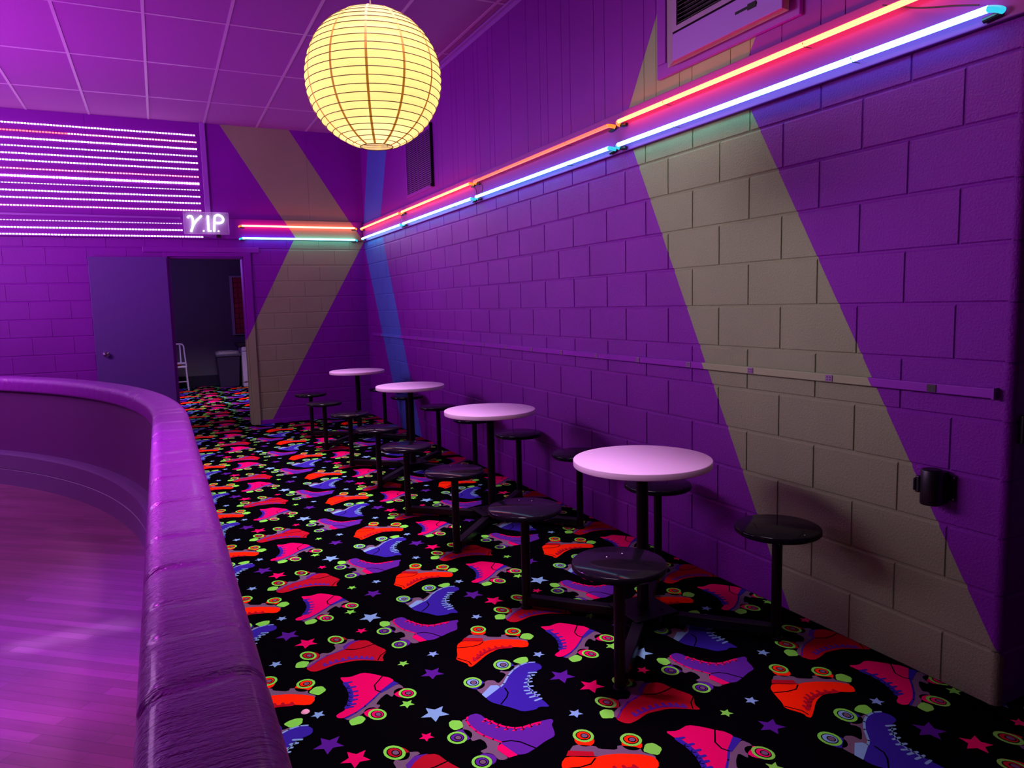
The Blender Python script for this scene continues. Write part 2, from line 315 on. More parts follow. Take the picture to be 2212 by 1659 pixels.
('sky',5,[-2764,1484,-2711,1477,-2704,1479,-2700,1485,-2702,1493,-2709,1496,-2762,1503,-2769,1501,-2773,1495,-2771,1488]),
('sky',5,[-2797,1436,-2736,1413,-2728,1414,-2723,1419,-2723,1426,-2729,1432,-2790,1454,-2797,1454,-2802,1448,-2802,1441]),
('sky',5,[-2818,1384,-2769,1361,-2762,1361,-2756,1366,-2756,1373,-2761,1379,-2810,1401,-2818,1402,-2823,1397,-2823,1389]),
('sky',5,[-2824,1335,-2753,1323,-2746,1325,-2742,1331,-2743,1339,-2750,1343,-2821,1354,-2828,1352,-2832,1346,-2830,1339]),
('sky',5,[-2823,1280,-2747,1279,-2740,1282,-2737,1289,-2740,1296,-2747,1299,-2823,1299,-2830,1297,-2833,1290,-2830,1283]),
('sky',5,[-2809,1222,-2757,1228,-2750,1232,-2748,1239,-2752,1245,-2759,1248,-2811,1242,-2818,1238,-2820,1231,-2816,1224]),
('sky',5,[-2656,1587,-2704,1549,-2697,1541,-2649,1579]),
('sky',5,[-2700,1553,-2749,1483,-2740,1477,-2692,1547]),
('sky',5,[-2746,1487,-2777,1411,-2768,1407,-2737,1483]),
('sky',5,[-2776,1415,-2781,1347,-2770,1347,-2766,1414]),
('sky',5,[-2781,1353,-2776,1272,-2765,1273,-2770,1354]),
('purple',3,[-3352,1261,-3311,1289,-3261,1286,-3238,1246,-3230,1195,-3206,1137,-3170,1063,-3120,1001,-3056,967,-2975,967,-2905,983,-2818,972,-2821,938,-2852,910,-2874,834,-2899,780,-2986,759,-3080,721,-3154,698,-3212,714,-3236,781,-3265,861,-3253,895,-3293,966,-3330,1036,-3350,1125,-3358,1210]),
('pink',4,[-3342,1275,-3366,1242,-3367,1236,-3364,1232,-3359,1230,-3354,1233,-3330,1266,-3329,1272,-3332,1277,-3337,1278]),
('pink',4,[-3367,1238,-3369,1167,-3367,1162,-3362,1159,-3356,1161,-3354,1167,-3352,1237,-3354,1243,-3360,1245,-3365,1243]),
('pink',4,[-3369,1165,-3355,1083,-3352,1078,-3347,1077,-3342,1080,-3340,1085,-3354,1168,-3357,1173,-3363,1174,-3368,1171]),
('pink',4,[-3355,1081,-3329,1008,-3325,1003,-3319,1003,-3315,1007,-3315,1013,-3341,1086,-3345,1091,-3350,1091,-3354,1087]),
('pink',4,[-3328,1006,-3290,941,-3286,937,-3280,938,-3276,942,-3277,948,-3315,1014,-3320,1017,-3325,1017,-3329,1012]),
('pink',4,[-3290,941,-3257,887,-3253,883,-3247,884,-3244,889,-3244,894,-3277,948,-3282,952,-3288,951,-3291,946]),
('pink',4,[-3287,864,-3255,871,-3213,711,-3277,715,-3308,828]),
('plate',2,[-3390,1254,-3352,1261,-3362,1202,-3353,1118,-3329,1027,-3288,955,-3253,895,-3280,869,-3308,828,-3277,715,-3317,709,-3344,731,-3351,796,-3406,841,-3412,868,-3353,876,-3342,943,-3358,993,-3416,991,-3415,1040,-3425,1131]),
('purple',2,[-3388,1057,-3402,1036,-3422,1023,-3446,1020,-3469,1027,-3489,1043,-3502,1066,-3506,1092,-3501,1119,-3487,1140,-3467,1154,-3443,1158,-3419,1151,-3399,1134,-3386,1111,-3382,1083]),
('green',3,[-3431,1044,-3446,1021,-3468,1007,-3493,1004,-3518,1011,-3539,1028,-3553,1053,-3558,1081,-3553,1109,-3538,1132,-3516,1147,-3491,1151,-3465,1144,-3444,1126,-3430,1100,-3425,1072]),
('black',4,[-3448,1053,-3459,1037,-3474,1027,-3492,1025,-3510,1030,-3525,1043,-3536,1060,-3539,1080,-3536,1100,-3525,1116,-3510,1126,-3492,1129,-3473,1123,-3458,1111,-3448,1093,-3444,1072]),
('purple',5,[-3454,1056,-3463,1042,-3476,1034,-3492,1032,-3507,1037,-3521,1048,-3529,1063,-3533,1080,-3530,1097,-3521,1110,-3507,1119,-3492,1121,-3476,1116,-3463,1106,-3454,1090,-3451,1073]),
('black',6,[-3463,1057,-3474,1044,-3490,1041,-3505,1049,-3513,1065,-3511,1083,-3501,1096,-3485,1099,-3469,1091,-3461,1075]),
('plate',7,[-3469,1060,-3477,1050,-3489,1048,-3500,1054,-3506,1066,-3505,1080,-3497,1089,-3485,1092,-3474,1086,-3468,1074]),
('purple',2,[-3352,738,-3367,718,-3388,705,-3411,701,-3434,708,-3453,724,-3465,746,-3468,772,-3463,797,-3448,818,-3428,832,-3404,836,-3380,829,-3361,813,-3349,790,-3346,764]),
('green',3,[-3390,725,-3405,703,-3427,689,-3452,686,-3477,693,-3497,710,-3510,734,-3514,761,-3508,788,-3493,811,-3471,825,-3445,829,-3420,822,-3400,805,-3387,780,-3383,752]),
('black',4,[-3406,734,-3417,719,-3433,709,-3451,707,-3468,712,-3483,724,-3492,741,-3495,760,-3491,779,-3481,795,-3465,805,-3447,807,-3429,802,-3414,790,-3405,773,-3402,753]),
('purple',5,[-3412,737,-3422,724,-3435,716,-3450,714,-3466,718,-3478,729,-3486,743,-3489,760,-3485,776,-3476,790,-3463,798,-3447,800,-3432,796,-3419,785,-3411,770,-3408,753]),
('black',6,[-3421,738,-3432,725,-3448,722,-3462,730,-3470,745,-3468,763,-3457,776,-3441,779,-3426,771,-3419,755]),
('plate',7,[-3427,741,-3435,731,-3447,729,-3458,735,-3464,747,-3462,760,-3454,769,-3442,772,-3431,766,-3425,754]),
('green',3,[-3477,1274,-3445,1289,-3391,1251,-3407,1170,-3475,1161,-3493,1216]),
('black',5,[-3246,885,-3180,867,-3177,877,-3244,895]),
('black',5,[-3188,871,-3136,825,-3129,833,-3181,879]),
('black',5,[-3141,832,-3081,720,-3071,724,-3131,836]),
('pink',4,[-3245,1186,-3221,1140,-3215,1135,-3209,1136,-3204,1141,-3205,1148,-3230,1194,-3235,1198,-3242,1198,-3246,1192]),
('pink',4,[-3221,1140,-3191,1075,-3186,1071,-3179,1071,-3174,1076,-3174,1083,-3205,1148,-3210,1152,-3217,1152,-3221,1147]),
('pink',4,[-3190,1073,-3149,1022,-3143,1018,-3136,1020,-3133,1026,-3135,1033,-3175,1085,-3181,1088,-3188,1086,-3191,1080]),
('pink',4,[-3147,1020,-3100,984,-3093,982,-3087,986,-3086,992,-3089,998,-3137,1034,-3143,1036,-3149,1033,-3151,1026]),
('pink',4,[-3097,982,-3046,965,-3039,966,-3034,971,-3035,978,-3040,982,-3092,1000,-3099,999,-3103,994,-3103,987]),
('pink',4,[-3043,965,-2981,967,-2975,970,-2972,976,-2975,982,-2981,985,-3043,983,-3049,980,-3052,973,-3049,967]),
('pink',4,[-2981,967,-2921,965,-2915,967,-2912,973,-2914,980,-2920,982,-2981,985,-2987,982,-2990,976,-2988,970]),
('pink',5,[-3233,1193,-3250,1173,-3252,1167,-3249,1161,-3243,1159,-3237,1162,-3220,1182,-3218,1188,-3221,1194,-3227,1196]),
('pink',5,[-3244,1176,-3262,1175,-3268,1172,-3270,1166,-3267,1161,-3261,1158,-3243,1159,-3237,1162,-3235,1168,-3238,1174]),
('pink',5,[-3208,1147,-3225,1127,-3227,1121,-3224,1116,-3218,1114,-3213,1116,-3196,1136,-3194,1142,-3197,1148,-3203,1150]),
('pink',5,[-3219,1130,-3238,1129,-3243,1126,-3245,1121,-3243,1115,-3237,1113,-3218,1114,-3213,1116,-3211,1122,-3213,1128]),
('pink',5,[-3178,1082,-3195,1063,-3197,1057,-3194,1051,-3188,1049,-3182,1052,-3165,1071,-3163,1077,-3166,1083,-3172,1085]),
('pink',5,[-3189,1066,-3207,1065,-3213,1062,-3215,1056,-3212,1051,-3206,1049,-3188,1049,-3183,1052,-3180,1058,-3183,1063]),
('pink',5,[-3137,1030,-3154,1011,-3156,1006,-3154,1000,-3148,998,-3142,1000,-3125,1019,-3123,1025,-3126,1031,-3132,1033]),
('pink',5,[-3148,1014,-3167,1014,-3172,1011,-3175,1005,-3172,999,-3166,997,-3148,998,-3142,1000,-3140,1006,-3143,1012]),
('pink',5,[-3090,994,-3107,976,-3109,970,-3106,964,-3101,962,-3095,964,-3078,983,-3076,989,-3078,995,-3084,997]),
('pink',5,[-3101,978,-3119,978,-3125,975,-3127,969,-3125,964,-3119,961,-3101,962,-3095,964,-3093,970,-3095,976]),
('pink',5,[-3038,977,-3055,958,-3058,953,-3055,947,-3049,945,-3043,947,-3026,966,-3024,972,-3026,977,-3032,979]),
('pink',5,[-3050,961,-3068,960,-3074,958,-3076,952,-3073,946,-3068,944,-3049,945,-3043,947,-3041,953,-3044,959]),
('pink',5,[-2976,979,-2994,960,-2996,954,-2994,949,-2988,946,-2982,949,-2964,968,-2962,973,-2964,979,-2970,981]),
('pink',5,[-2988,963,-3007,962,-3012,960,-3015,954,-3012,948,-3006,946,-2988,946,-2982,949,-2980,955,-2982,961]),
('pink',5,[-2915,977,-2934,958,-2936,952,-2934,946,-2928,944,-2922,947,-2904,965,-2901,971,-2904,977,-2910,979]),
('pink',5,[-2928,961,-2947,960,-2953,957,-2955,952,-2952,946,-2946,944,-2928,944,-2922,947,-2920,953,-2922,958]),
('pink',3,[-4022,2275,-3943,2239,-3837,2263,-3765,2195,-3714,2130,-3670,2083,-3651,2023,-3676,1992,-3708,1954,-3794,1904,-3860,1847,-3937,1778,-4008,1728,-4070,1705,-4122,1686,-4160,1701,-4168,1739,-4142,1762,-4100,1778,-4065,1827,-4031,1909,-4001,1996,-3996,2079,-4007,2161]),
('blue',4,[-3658,2015,-3630,1962,-3789,1887,-3797,1917]),
('blue',4,[-3799,1910,-3868,1843,-3870,1838,-3868,1832,-3862,1830,-3857,1832,-3789,1899,-3786,1904,-3788,1910,-3794,1912]),
('blue',4,[-3867,1843,-3953,1770,-3956,1765,-3954,1759,-3949,1757,-3944,1758,-3858,1832,-3855,1837,-3857,1843,-3862,1845]),
('blue',4,[-3953,1770,-4033,1717,-4036,1713,-4035,1707,-4031,1704,-4025,1705,-3944,1758,-3941,1763,-3942,1768,-3947,1771]),
('blue',4,[-4032,1718,-4118,1680,-4122,1676,-4122,1670,-4118,1666,-4112,1666,-4026,1704,-4022,1708,-4022,1714,-4026,1718]),
('plate',2,[-3638,1960,-3614,1903,-3626,1866,-3703,1834,-3736,1790,-3755,1862,-3819,1814,-3871,1752,-3841,1730,-3863,1694,-3935,1714,-4004,1669,-4051,1629,-4100,1641,-4118,1671,-4029,1720,-3937,1778,-3856,1844,-3785,1900]),
('pink',2,[-3592,1786,-3604,1764,-3623,1749,-3646,1746,-3669,1752,-3689,1769,-3703,1793,-3709,1821,-3706,1848,-3694,1871,-3675,1886,-3652,1890,-3628,1883,-3607,1866,-3593,1841,-3588,1813]),
('green',3,[-3554,1753,-3568,1729,-3588,1714,-3612,1710,-3637,1717,-3659,1735,-3674,1761,-3680,1790,-3676,1819,-3663,1844,-3643,1860,-3618,1864,-3593,1857,-3571,1838,-3556,1812,-3550,1782]),
('black',4,[-3571,1762,-3581,1746,-3595,1735,-3613,1732,-3631,1738,-3646,1751,-3657,1769,-3662,1790,-3659,1810,-3650,1827,-3635,1838,-3618,1841,-3599,1835,-3584,1822,-3573,1804,-3568,1783]),
('pink',5,[-3577,1766,-3585,1751,-3598,1742,-3613,1740,-3629,1745,-3642,1756,-3651,1771,-3655,1789,-3653,1807,-3645,1821,-3633,1831,-3617,1833,-3602,1828,-3588,1817,-3579,1801,-3575,1783]),
('black',6,[-3586,1766,-3596,1752,-3611,1749,-3626,1757,-3635,1774,-3635,1793,-3625,1807,-3609,1810,-3594,1802,-3585,1785]),
('plate',7,[-3592,1769,-3599,1759,-3611,1757,-3622,1763,-3629,1775,-3629,1789,-3621,1800,-3610,1802,-3598,1796,-3591,1784]),
('pink',2,[-3863,1625,-3874,1602,-3892,1587,-3914,1583,-3937,1590,-3957,1606,-3972,1630,-3979,1658,-3976,1686,-3965,1710,-3947,1725,-3925,1730,-3901,1723,-3881,1706,-3866,1681,-3860,1653]),
('green',3,[-3836,1582,-3848,1558,-3867,1542,-3891,1538,-3916,1545,-3937,1563,-3953,1588,-3960,1618,-3957,1647,-3945,1672,-3926,1688,-3902,1693,-3876,1686,-3854,1668,-3839,1641,-3832,1611]),
('black',4,[-3853,1591,-3861,1574,-3875,1563,-3892,1560,-3910,1566,-3925,1578,-3937,1596,-3942,1617,-3940,1638,-3932,1655,-3918,1667,-3900,1670,-3882,1664,-3867,1651,-3855,1633,-3851,1612]),
('pink',5,[-3859,1594,-3866,1580,-3878,1571,-3893,1568,-3908,1573,-3921,1583,-3931,1599,-3935,1617,-3934,1635,-3927,1650,-3915,1659,-3900,1662,-3884,1657,-3871,1646,-3861,1630,-3857,1612]),
('black',6,[-3867,1595,-3876,1581,-3891,1577,-3906,1585,-3915,1602,-3915,1621,-3906,1635,-3891,1639,-3876,1631,-3867,1614]),
('plate',7,[-3873,1598,-3880,1587,-3891,1585,-3902,1591,-3909,1603,-3909,1618,-3902,1628,-3891,1631,-3880,1625,-3873,1612]),
('green',3,[-4097,1639,-4005,1664,-3982,1601,-4023,1556,-4095,1562,-4101,1601]),
('black',5,[-3718,2132,-3768,2073,-3760,2066,-3710,2125]),
('black',5,[-3764,2078,-3814,2021,-3806,2014,-3756,2071]),
('black',5,[-3813,2023,-3823,1946,-3812,1945,-3802,2022]),
('black',5,[-3823,1949,-3797,1899,-3788,1904,-3814,1954]),
('blue',4,[-4021,2164,-4010,2079,-4004,2067,-3990,2063,-3979,2070,-3975,2083,-3985,2168,-3992,2180,-4005,2184,-4017,2177]),
('blue',4,[-4011,2082,-4014,2011,-4009,1998,-3996,1992,-3983,1997,-3978,2009,-3975,2080,-3980,2093,-3992,2099,-4005,2094]),
('blue',4,[-4013,2013,-4024,1950,-4021,1937,-4010,1929,-3996,1932,-3989,1944,-3978,2007,-3981,2020,-3992,2028,-4006,2024]),
('blue',4,[-4024,1953,-4042,1901,-4041,1888,-4031,1878,-4017,1879,-4008,1889,-3990,1941,-3991,1955,-4001,1964,-4014,1963]),
('blue',4,[-4041,1903,-4066,1846,-4067,1832,-4057,1822,-4044,1822,-4033,1832,-4008,1888,-4008,1902,-4018,1912,-4031,1912]),
('blue',4,[-4064,1850,-4088,1820,-4092,1807,-4086,1795,-4072,1791,-4060,1797,-4036,1828,-4032,1841,-4039,1853,-4052,1857]),
('blue',5,[-4005,2155,-3958,2147,-3950,2149,-3945,2156,-3947,2164,-3954,2169,-4001,2177,-4010,2175,-4014,2168,-4012,2159]),
('blue',5,[-3995,2070,-3948,2062,-3940,2064,-3935,2071,-3937,2079,-3944,2084,-3991,2092,-3999,2090,-4004,2083,-4002,2075]),
('blue',5,[-3997,1999,-3951,1991,-3943,1993,-3938,2000,-3940,2008,-3948,2013,-3994,2021,-4002,2019,-4007,2012,-4005,2004]),
('blue',5,[-4009,1936,-3963,1928,-3955,1930,-3950,1937,-3952,1945,-3959,1950,-4005,1958,-4013,1956,-4018,1949,-4016,1941]),
('blue',5,[-4027,1884,-3982,1876,-3974,1878,-3969,1885,-3971,1894,-3978,1898,-4023,1906,-4031,1905,-4036,1897,-4034,1889]),
('blue',5,[-4052,1828,-4008,1820,-3999,1821,-3994,1829,-3996,1837,-4003,1842,-4048,1850,-4056,1848,-4061,1841,-4059,1833]),
('blue',5,[-4076,1798,-4032,1789,-4024,1791,-4019,1798,-4021,1807,-4028,1812,-4072,1820,-4081,1818,-4085,1811,-4083,1802]),
('red',3,[-4231,2549,-4197,2592,-4132,2630,-4033,2691,-3952,2712,-3880,2738,-3820,2801,-3752,2847,-3657,2808,-3624,2693,-3555,2538,-3626,2441,-3632,2363,-3706,2414,-3771,2457,-3840,2488,-3913,2498,-3997,2507,-4054,2489,-4110,2471,-4174,2463,-4211,2490]),
('purple',4,[-4208,2554,-4127,2625,-4125,2630,-4127,2635,-4131,2637,-4136,2635,-4217,2564,-4219,2559,-4218,2554,-4213,2552]),
('purple',4,[-4128,2625,-4030,2685,-4027,2689,-4028,2695,-4032,2697,-4037,2697,-4135,2636,-4138,2632,-4137,2627,-4133,2624]),
('purple',4,[-4032,2684,-3951,2705,-3947,2708,-3946,2713,-3949,2717,-3954,2718,-4035,2698,-4039,2694,-4040,2689,-4037,2685]),
('purple',4,[-3950,2705,-3876,2731,-3872,2734,-3871,2739,-3875,2743,-3880,2744,-3954,2718,-3958,2715,-3959,2710,-3955,2706]),
('purple',4,[-3879,2792,-3795,2857,-3708,2837,-3758,2830,-3823,2788,-3877,2726]),
('plate',2,[-3827,2917,-3763,2895,-3754,2862,-3795,2857,-3874,2789,-3876,2731,-3954,2705,-4036,2679,-4133,2623,-4208,2561,-4233,2587,-4200,2631,-4111,2682,-4073,2765,-4004,2727,-3937,2783,-3941,2867,-3866,2896]),
('red',2,[-3816,2894,-3827,2868,-3845,2852,-3868,2848,-3893,2855,-3914,2873,-3931,2900,-3939,2930,-3937,2961,-3927,2986,-3908,3003,-3885,3008,-3860,3001,-3838,2982,-3822,2955,-3814,2924]),
('green',3,[-3837,2917,-3849,2890,-3869,2872,-3894,2867,-3920,2875,-3943,2895,-3961,2923,-3970,2956,-3968,2989,-3957,3017,-3937,3035,-3912,3041,-3885,3033,-3861,3013,-3844,2983,-3836,2950]),
('black',4,[-3856,2927,-3864,2908,-3878,2896,-3896,2893,-3915,2898,-3932,2912,-3944,2933,-3951,2956,-3950,2979,-3942,2998,-3928,3011,-3910,3014,-3891,3009,-3873,2994,-3861,2974,-3855,2950]),
('red',5,[-3862,2931,-3869,2914,-3882,2904,-3897,2901,-3913,2906,-3928,2918,-3939,2936,-3944,2956,-3943,2976,-3936,2992,-3924,3003,-3909,3006,-3892,3001,-3878,2988,-3867,2971,-3861,2950]),
('black',6,[-3871,2931,-3880,2915,-3896,2911,-3912,2920,-3922,2939,-3923,2960,-3914,2976,-3899,2980,-3882,2971,-3872,2952]),
('plate',7,[-3878,2935,-3884,2923,-3896,2920,-3908,2927,-3916,2940,-3917,2956,-3910,2968,-3898,2971,-3886,2965,-3878,2951]),
('red',2,[-4087,2715,-4097,2690,-4114,2674,-4136,2670,-4160,2677,-4182,2695,-4198,2721,-4207,2751,-4207,2781,-4197,2807,-4180,2823,-4157,2828,-4133,2821,-4111,2803,-4094,2776,-4086,2745]),
('green',3,[-4111,2734,-4121,2707,-4140,2690,-4164,2685,-4189,2692,-4213,2711,-4231,2739,-4240,2772,-4240,2805,-4230,2832,-4211,2850,-4187,2856,-4161,2848,-4137,2828,-4119,2799,-4110,2766]),
('black',4,[-4129,2743,-4136,2725,-4150,2713,-4167,2709,-4185,2715,-4202,2729,-4215,2749,-4222,2772,-4222,2795,-4215,2814,-4201,2826,-4184,2830,-4165,2824,-4148,2810,-4135,2790,-4128,2766]),
('red',5,[-4135,2747,-4142,2731,-4153,2721,-4168,2718,-4184,2723,-4198,2735,-4210,2752,-4216,2772,-4215,2791,-4209,2807,-4198,2818,-4183,2821,-4167,2816,-4152,2804,-4141,2787,-4135,2767]),
('black',6,[-4144,2747,-4152,2732,-4167,2728,-4183,2737,-4194,2755,-4195,2776,-4187,2792,-4172,2796,-4156,2787,-4145,2768]),
('plate',7,[-4150,2751,-4156,2739,-4168,2736,-4180,2743,-4188,2757,-4189,2772,-4183,2784,-4172,2787,-4159,2781,-4151,2767]),
('green',3,[-4306,2627,-4286,2685,-4236,2700,-4183,2656,-4232,2570,-4305,2602]),
('black',5,[-3871,2722,-3791,2678,-3786,2687,-3866,2731]),
('black',5,[-3795,2679,-3709,2681,-3709,2691,-3795,2689]),
('black',5,[-3714,2680,-3623,2698,-3625,2708,-3716,2691]),
('purple',4,[-4082,2514,-4032,2525,-4026,2530,-4025,2536,-4029,2542,-4036,2543,-4086,2531,-4092,2527,-4093,2520,-4089,2515]),
('purple',4,[-4033,2525,-3983,2533,-3977,2536,-3975,2543,-3979,2549,-3986,2551,-4035,2543,-4041,2540,-4043,2533,-4039,2527]),
('purple',4,[-3985,2533,-3932,2529,-3925,2531,-3922,2537,-3924,2543,-3931,2547,-3984,2551,-3990,2548,-3993,2542,-3991,2536]),
('purple',4,[-3932,2529,-3879,2525,-3872,2527,-3869,2533,-3871,2539,-3877,2543,-3931,2547,-3937,2544,-3940,2538,-3938,2532]),
('purple',4,[-3880,2525,-3829,2512,-3822,2513,-3818,2518,-3819,2525,-3824,2529,-3876,2542,-3882,2541,-3887,2536,-3886,2529]),
('purple',4,[-3831,2513,-3787,2489,-3780,2488,-3775,2492,-3774,2499,-3779,2505,-3822,2528,-3829,2529,-3834,2525,-3835,2518]),
('purple',4,[-3788,2489,-3751,2464,-3744,2462,-3738,2466,-3737,2473,-3740,2478,-3778,2504,-3785,2505,-3790,2502,-3792,2495]),
('purple',4,[-3751,2464,-3715,2434,-3709,2432,-3703,2435,-3701,2442,-3704,2448,-3740,2478,-3746,2480,-3752,2477,-3754,2470]),
('purple',5,[-4071,2522,-4070,2556,-4074,2566,-4083,2570,-4093,2566,-4097,2557,-4098,2523,-4094,2513,-4084,2509,-4075,2513]),
('purple',5,[-4020,2534,-4020,2568,-4023,2578,-4033,2582,-4042,2578,-4047,2569,-4047,2535,-4044,2525,-4034,2521,-4025,2525]),
('purple',5,[-3971,2541,-3970,2576,-3973,2585,-3983,2590,-3992,2586,-3997,2577,-3998,2542,-3994,2533,-3985,2528,-3975,2532]),
('purple',5,[-3918,2537,-3916,2572,-3920,2581,-3929,2586,-3939,2582,-3943,2573,-3945,2538,-3941,2529,-3932,2524,-3922,2528]),
('purple',5,[-3864,2533,-3863,2568,-3866,2577,-3875,2582,-3885,2578,-3890,2569,-3891,2534,-3888,2525,-3879,2520,-3869,2524]),
('purple',5,[-3813,2520,-3811,2555,-3814,2564,-3824,2569,-3833,2565,-3838,2556,-3840,2521,-3836,2512,-3827,2507,-3817,2511]),
('purple',5,[-3769,2496,-3767,2530,-3771,2540,-3780,2545,-3790,2541,-3794,2532,-3796,2498,-3793,2488,-3784,2483,-3774,2487]),
('purple',5,[-3732,2470,-3730,2505,-3733,2514,-3742,2519,-3752,2516,-3757,2506,-3759,2472,-3756,2462,-3747,2458,-3737,2461]),
('purple',5,[-3696,2440,-3693,2474,-3697,2484,-3706,2489,-3716,2485,-3720,2476,-3723,2442,-3720,2432,-3710,2428,-3701,2431]),
('black',5,[-3566,2530,-3639,2473,-3634,2466,-3560,2523]),
('black',5,[-3637,2476,-3679,2403,-3671,2399,-3629,2471]),
('sky',1,[-3420,3202,-3458,3265,-3423,3328,-3493,3312,-3543,3365,-3549,3293,-3615,3262,-3548,3233,-3539,3161,-3492,3216]),
('sky',1,[-2410,1821,-2428,1852,-2411,1884,-2446,1876,-2471,1902,-2474,1866,-2507,1851,-2474,1837,-2469,1801,-2445,1828]),
('sky',1,[-2573,2752,-2593,2785,-2574,2818,-2611,2809,-2637,2837,-2640,2799,-2674,2783,-2640,2768,-2635,2731,-2610,2759]),
('sky',1,[-3186,2257,-3205,2288,-3188,2320,-3223,2312,-3248,2338,-3251,2302,-3284,2287,-3250,2272,-3246,2236,-3222,2264]),
('violet',1,[-3267,1928,-3301,1984,-3269,2041,-3333,2026,-3378,2074,-3383,2009,-3442,1981,-3382,1956,-3374,1891,-3331,1940]),
('violet',1,[-2357,3221,-2394,3283,-2359,3347,-2430,3330,-2480,3384,-2486,3311,-2552,3280,-2485,3252,-2476,3180,-2428,3235]),
('pink',1,[-2238,2988,-2273,3047,-2240,3107,-2307,3092,-2354,3142,-2360,3074,-2423,3044,-2359,3017,-2351,2949,-2305,3001]),
('pink',1,[-1786,3023,-1806,3055,-1788,3088,-1825,3080,-1850,3107,-1854,3070,-1888,3054,-1853,3039,-1848,3001,-1824,3030]),
('green',1,[-3460,2220,-3478,2250,-3461,2281,-3495,2273,-3519,2298,-3522,2264,-3554,2249,-3522,2235,-3517,2201,-3495,2227]),
('green',1,[-1790,1646,-1811,1680,-1792,1715,-1831,1706,-1858,1735,-1861,1695,-1898,1678,-1861,1663,-1856,1623,-1830,1653]),
]

CCOL = dict(orange=(0.88, 0.018, 0.0025), blue=(0.032, 0.015, 0.26), purple=(0.085, 0.015, 0.235), pink=(0.64, 0.002, 0.095),
            red=(0.37, 0.005, 0.016), sky=(0.18, 0.36, 0.54), violet=(0.075, 0.010, 0.21), green=(0.18, 0.66, 0.060),
            plate=(0.14, 0.085, 0.13), black=(0.0014, 0.001, 0.0020))
def carpet_mat(n, c):
    m = mat('carpet_'+n, c, 0.95, spec=0.0)
    nz = add_bump(m, 900, 0.25, 0.001, 2)
    mx = nd(m, 'ShaderNodeMix', data_type='RGBA', blend_type='MULTIPLY'); mx.inputs[0].default_value = 0.5
    mx.inputs[6].default_value = (*c, 1); lk(m, nz.outputs['Fac'], mx.inputs[7])
    ad = nd(m, 'ShaderNodeMix', data_type='RGBA', blend_type='MULTIPLY'); ad.inputs[0].default_value = 1.0
    lk(m, mx.outputs[2], ad.inputs[6]); ad.inputs[7].default_value = (1.3, 1.3, 1.3, 1); lk(m, ad.outputs[2], bsdf(m).inputs['Base Color'])
    return m
def clip_edge(pts):
    """keep the part of a pattern shape on the carpet side of the barrier"""
    gx = sum(p[0] for p in pts)/len(pts); gy = sum(p[1] for p in pts)/len(pts)
    n = (1, 0) if gy < RCY else Vector((gx-RCX, gy-RCY)).normalized()
    d = lambda p: (p[0]-RCX)*n[0]+(p[1]-RCY)*n[1]-(RO-0.10) if gy >= RCY else p[0]-(RCX+RO-0.10)
    out = []
    for p, q in zip(pts, pts[1:]+pts[:1]):
        a, b = d(p), d(q)
        if a >= 0: out.append(p)
        if a*b < 0: u = a/(a-b); out.append((p[0]+(q[0]-p[0])*u, p[1]+(q[1]-p[1])*u))
    return out
names = list(CCOL); cidx = {n: i for i, n in enumerate(names)}
cm = [carpet_mat(n, c) for n, c in CCOL.items()]
SHAPES = []
for m, lay, c in TILE:
    P = [(c[i]/2000, c[i+1]/2000) for i in range(0, len(c), 2)]
    if lay in (2, 3) and len(P) > 4 and len(P) != 16:      # soften the woven outlines a little
        Q = []
        for p, q in zip(P, P[1:]+P[:1]):
            Q += [(p[0]*.82+q[0]*.18, p[1]*.82+q[1]*.18), (p[0]*.18+q[0]*.82, p[1]*.18+q[1]*.82)]
        P = Q
    SHAPES.append((m, lay, P))
fb = MB()
edge = [p for p in arc(RO-0.10) if p[1] < 8.35]
fb.poly([(x, y, 0) for x, y in edge]+[(-4.8, 14.2, 0), (1.6, 14.2, 0), (1.6, -3.2, 0)], cidx['black'])
for a in range(-5, 4):
    for b in range(-4, 16):
        dx, dy = 0.912*a+0.008*b, 0.016*a+0.917*b
        for m, lay, c in SHAPES:
            pts = [(x+dx, y+dy) for x, y in c]
            if any(p[0] > 1.5 or p[1] < -3.1 or p[1] > 14.1 or (p[0] > 0.35 and p[1] > 0.1) for p in pts): continue
            if any(p[0] < -4.3 for p in pts): continue
            pts = clip_edge(pts)
            if len(pts) < 3: continue
            fb.poly([(x, y, 0.00035*lay) for x, y in pts], cidx[m])
fl_ob = fb.build('floor', cm, flip=False)
# make every pattern face look up
me = fl_ob.data
bm = bmesh.new(); bm.from_mesh(me)
for f in bm.faces:
    f.normal_update()
    if f.normal.z < 0: f.normal_flip()
bm.to_mesh(me); bm.free()
tag(fl_ob, 'black carpet with woven neon roller skates and stars', kind='structure')

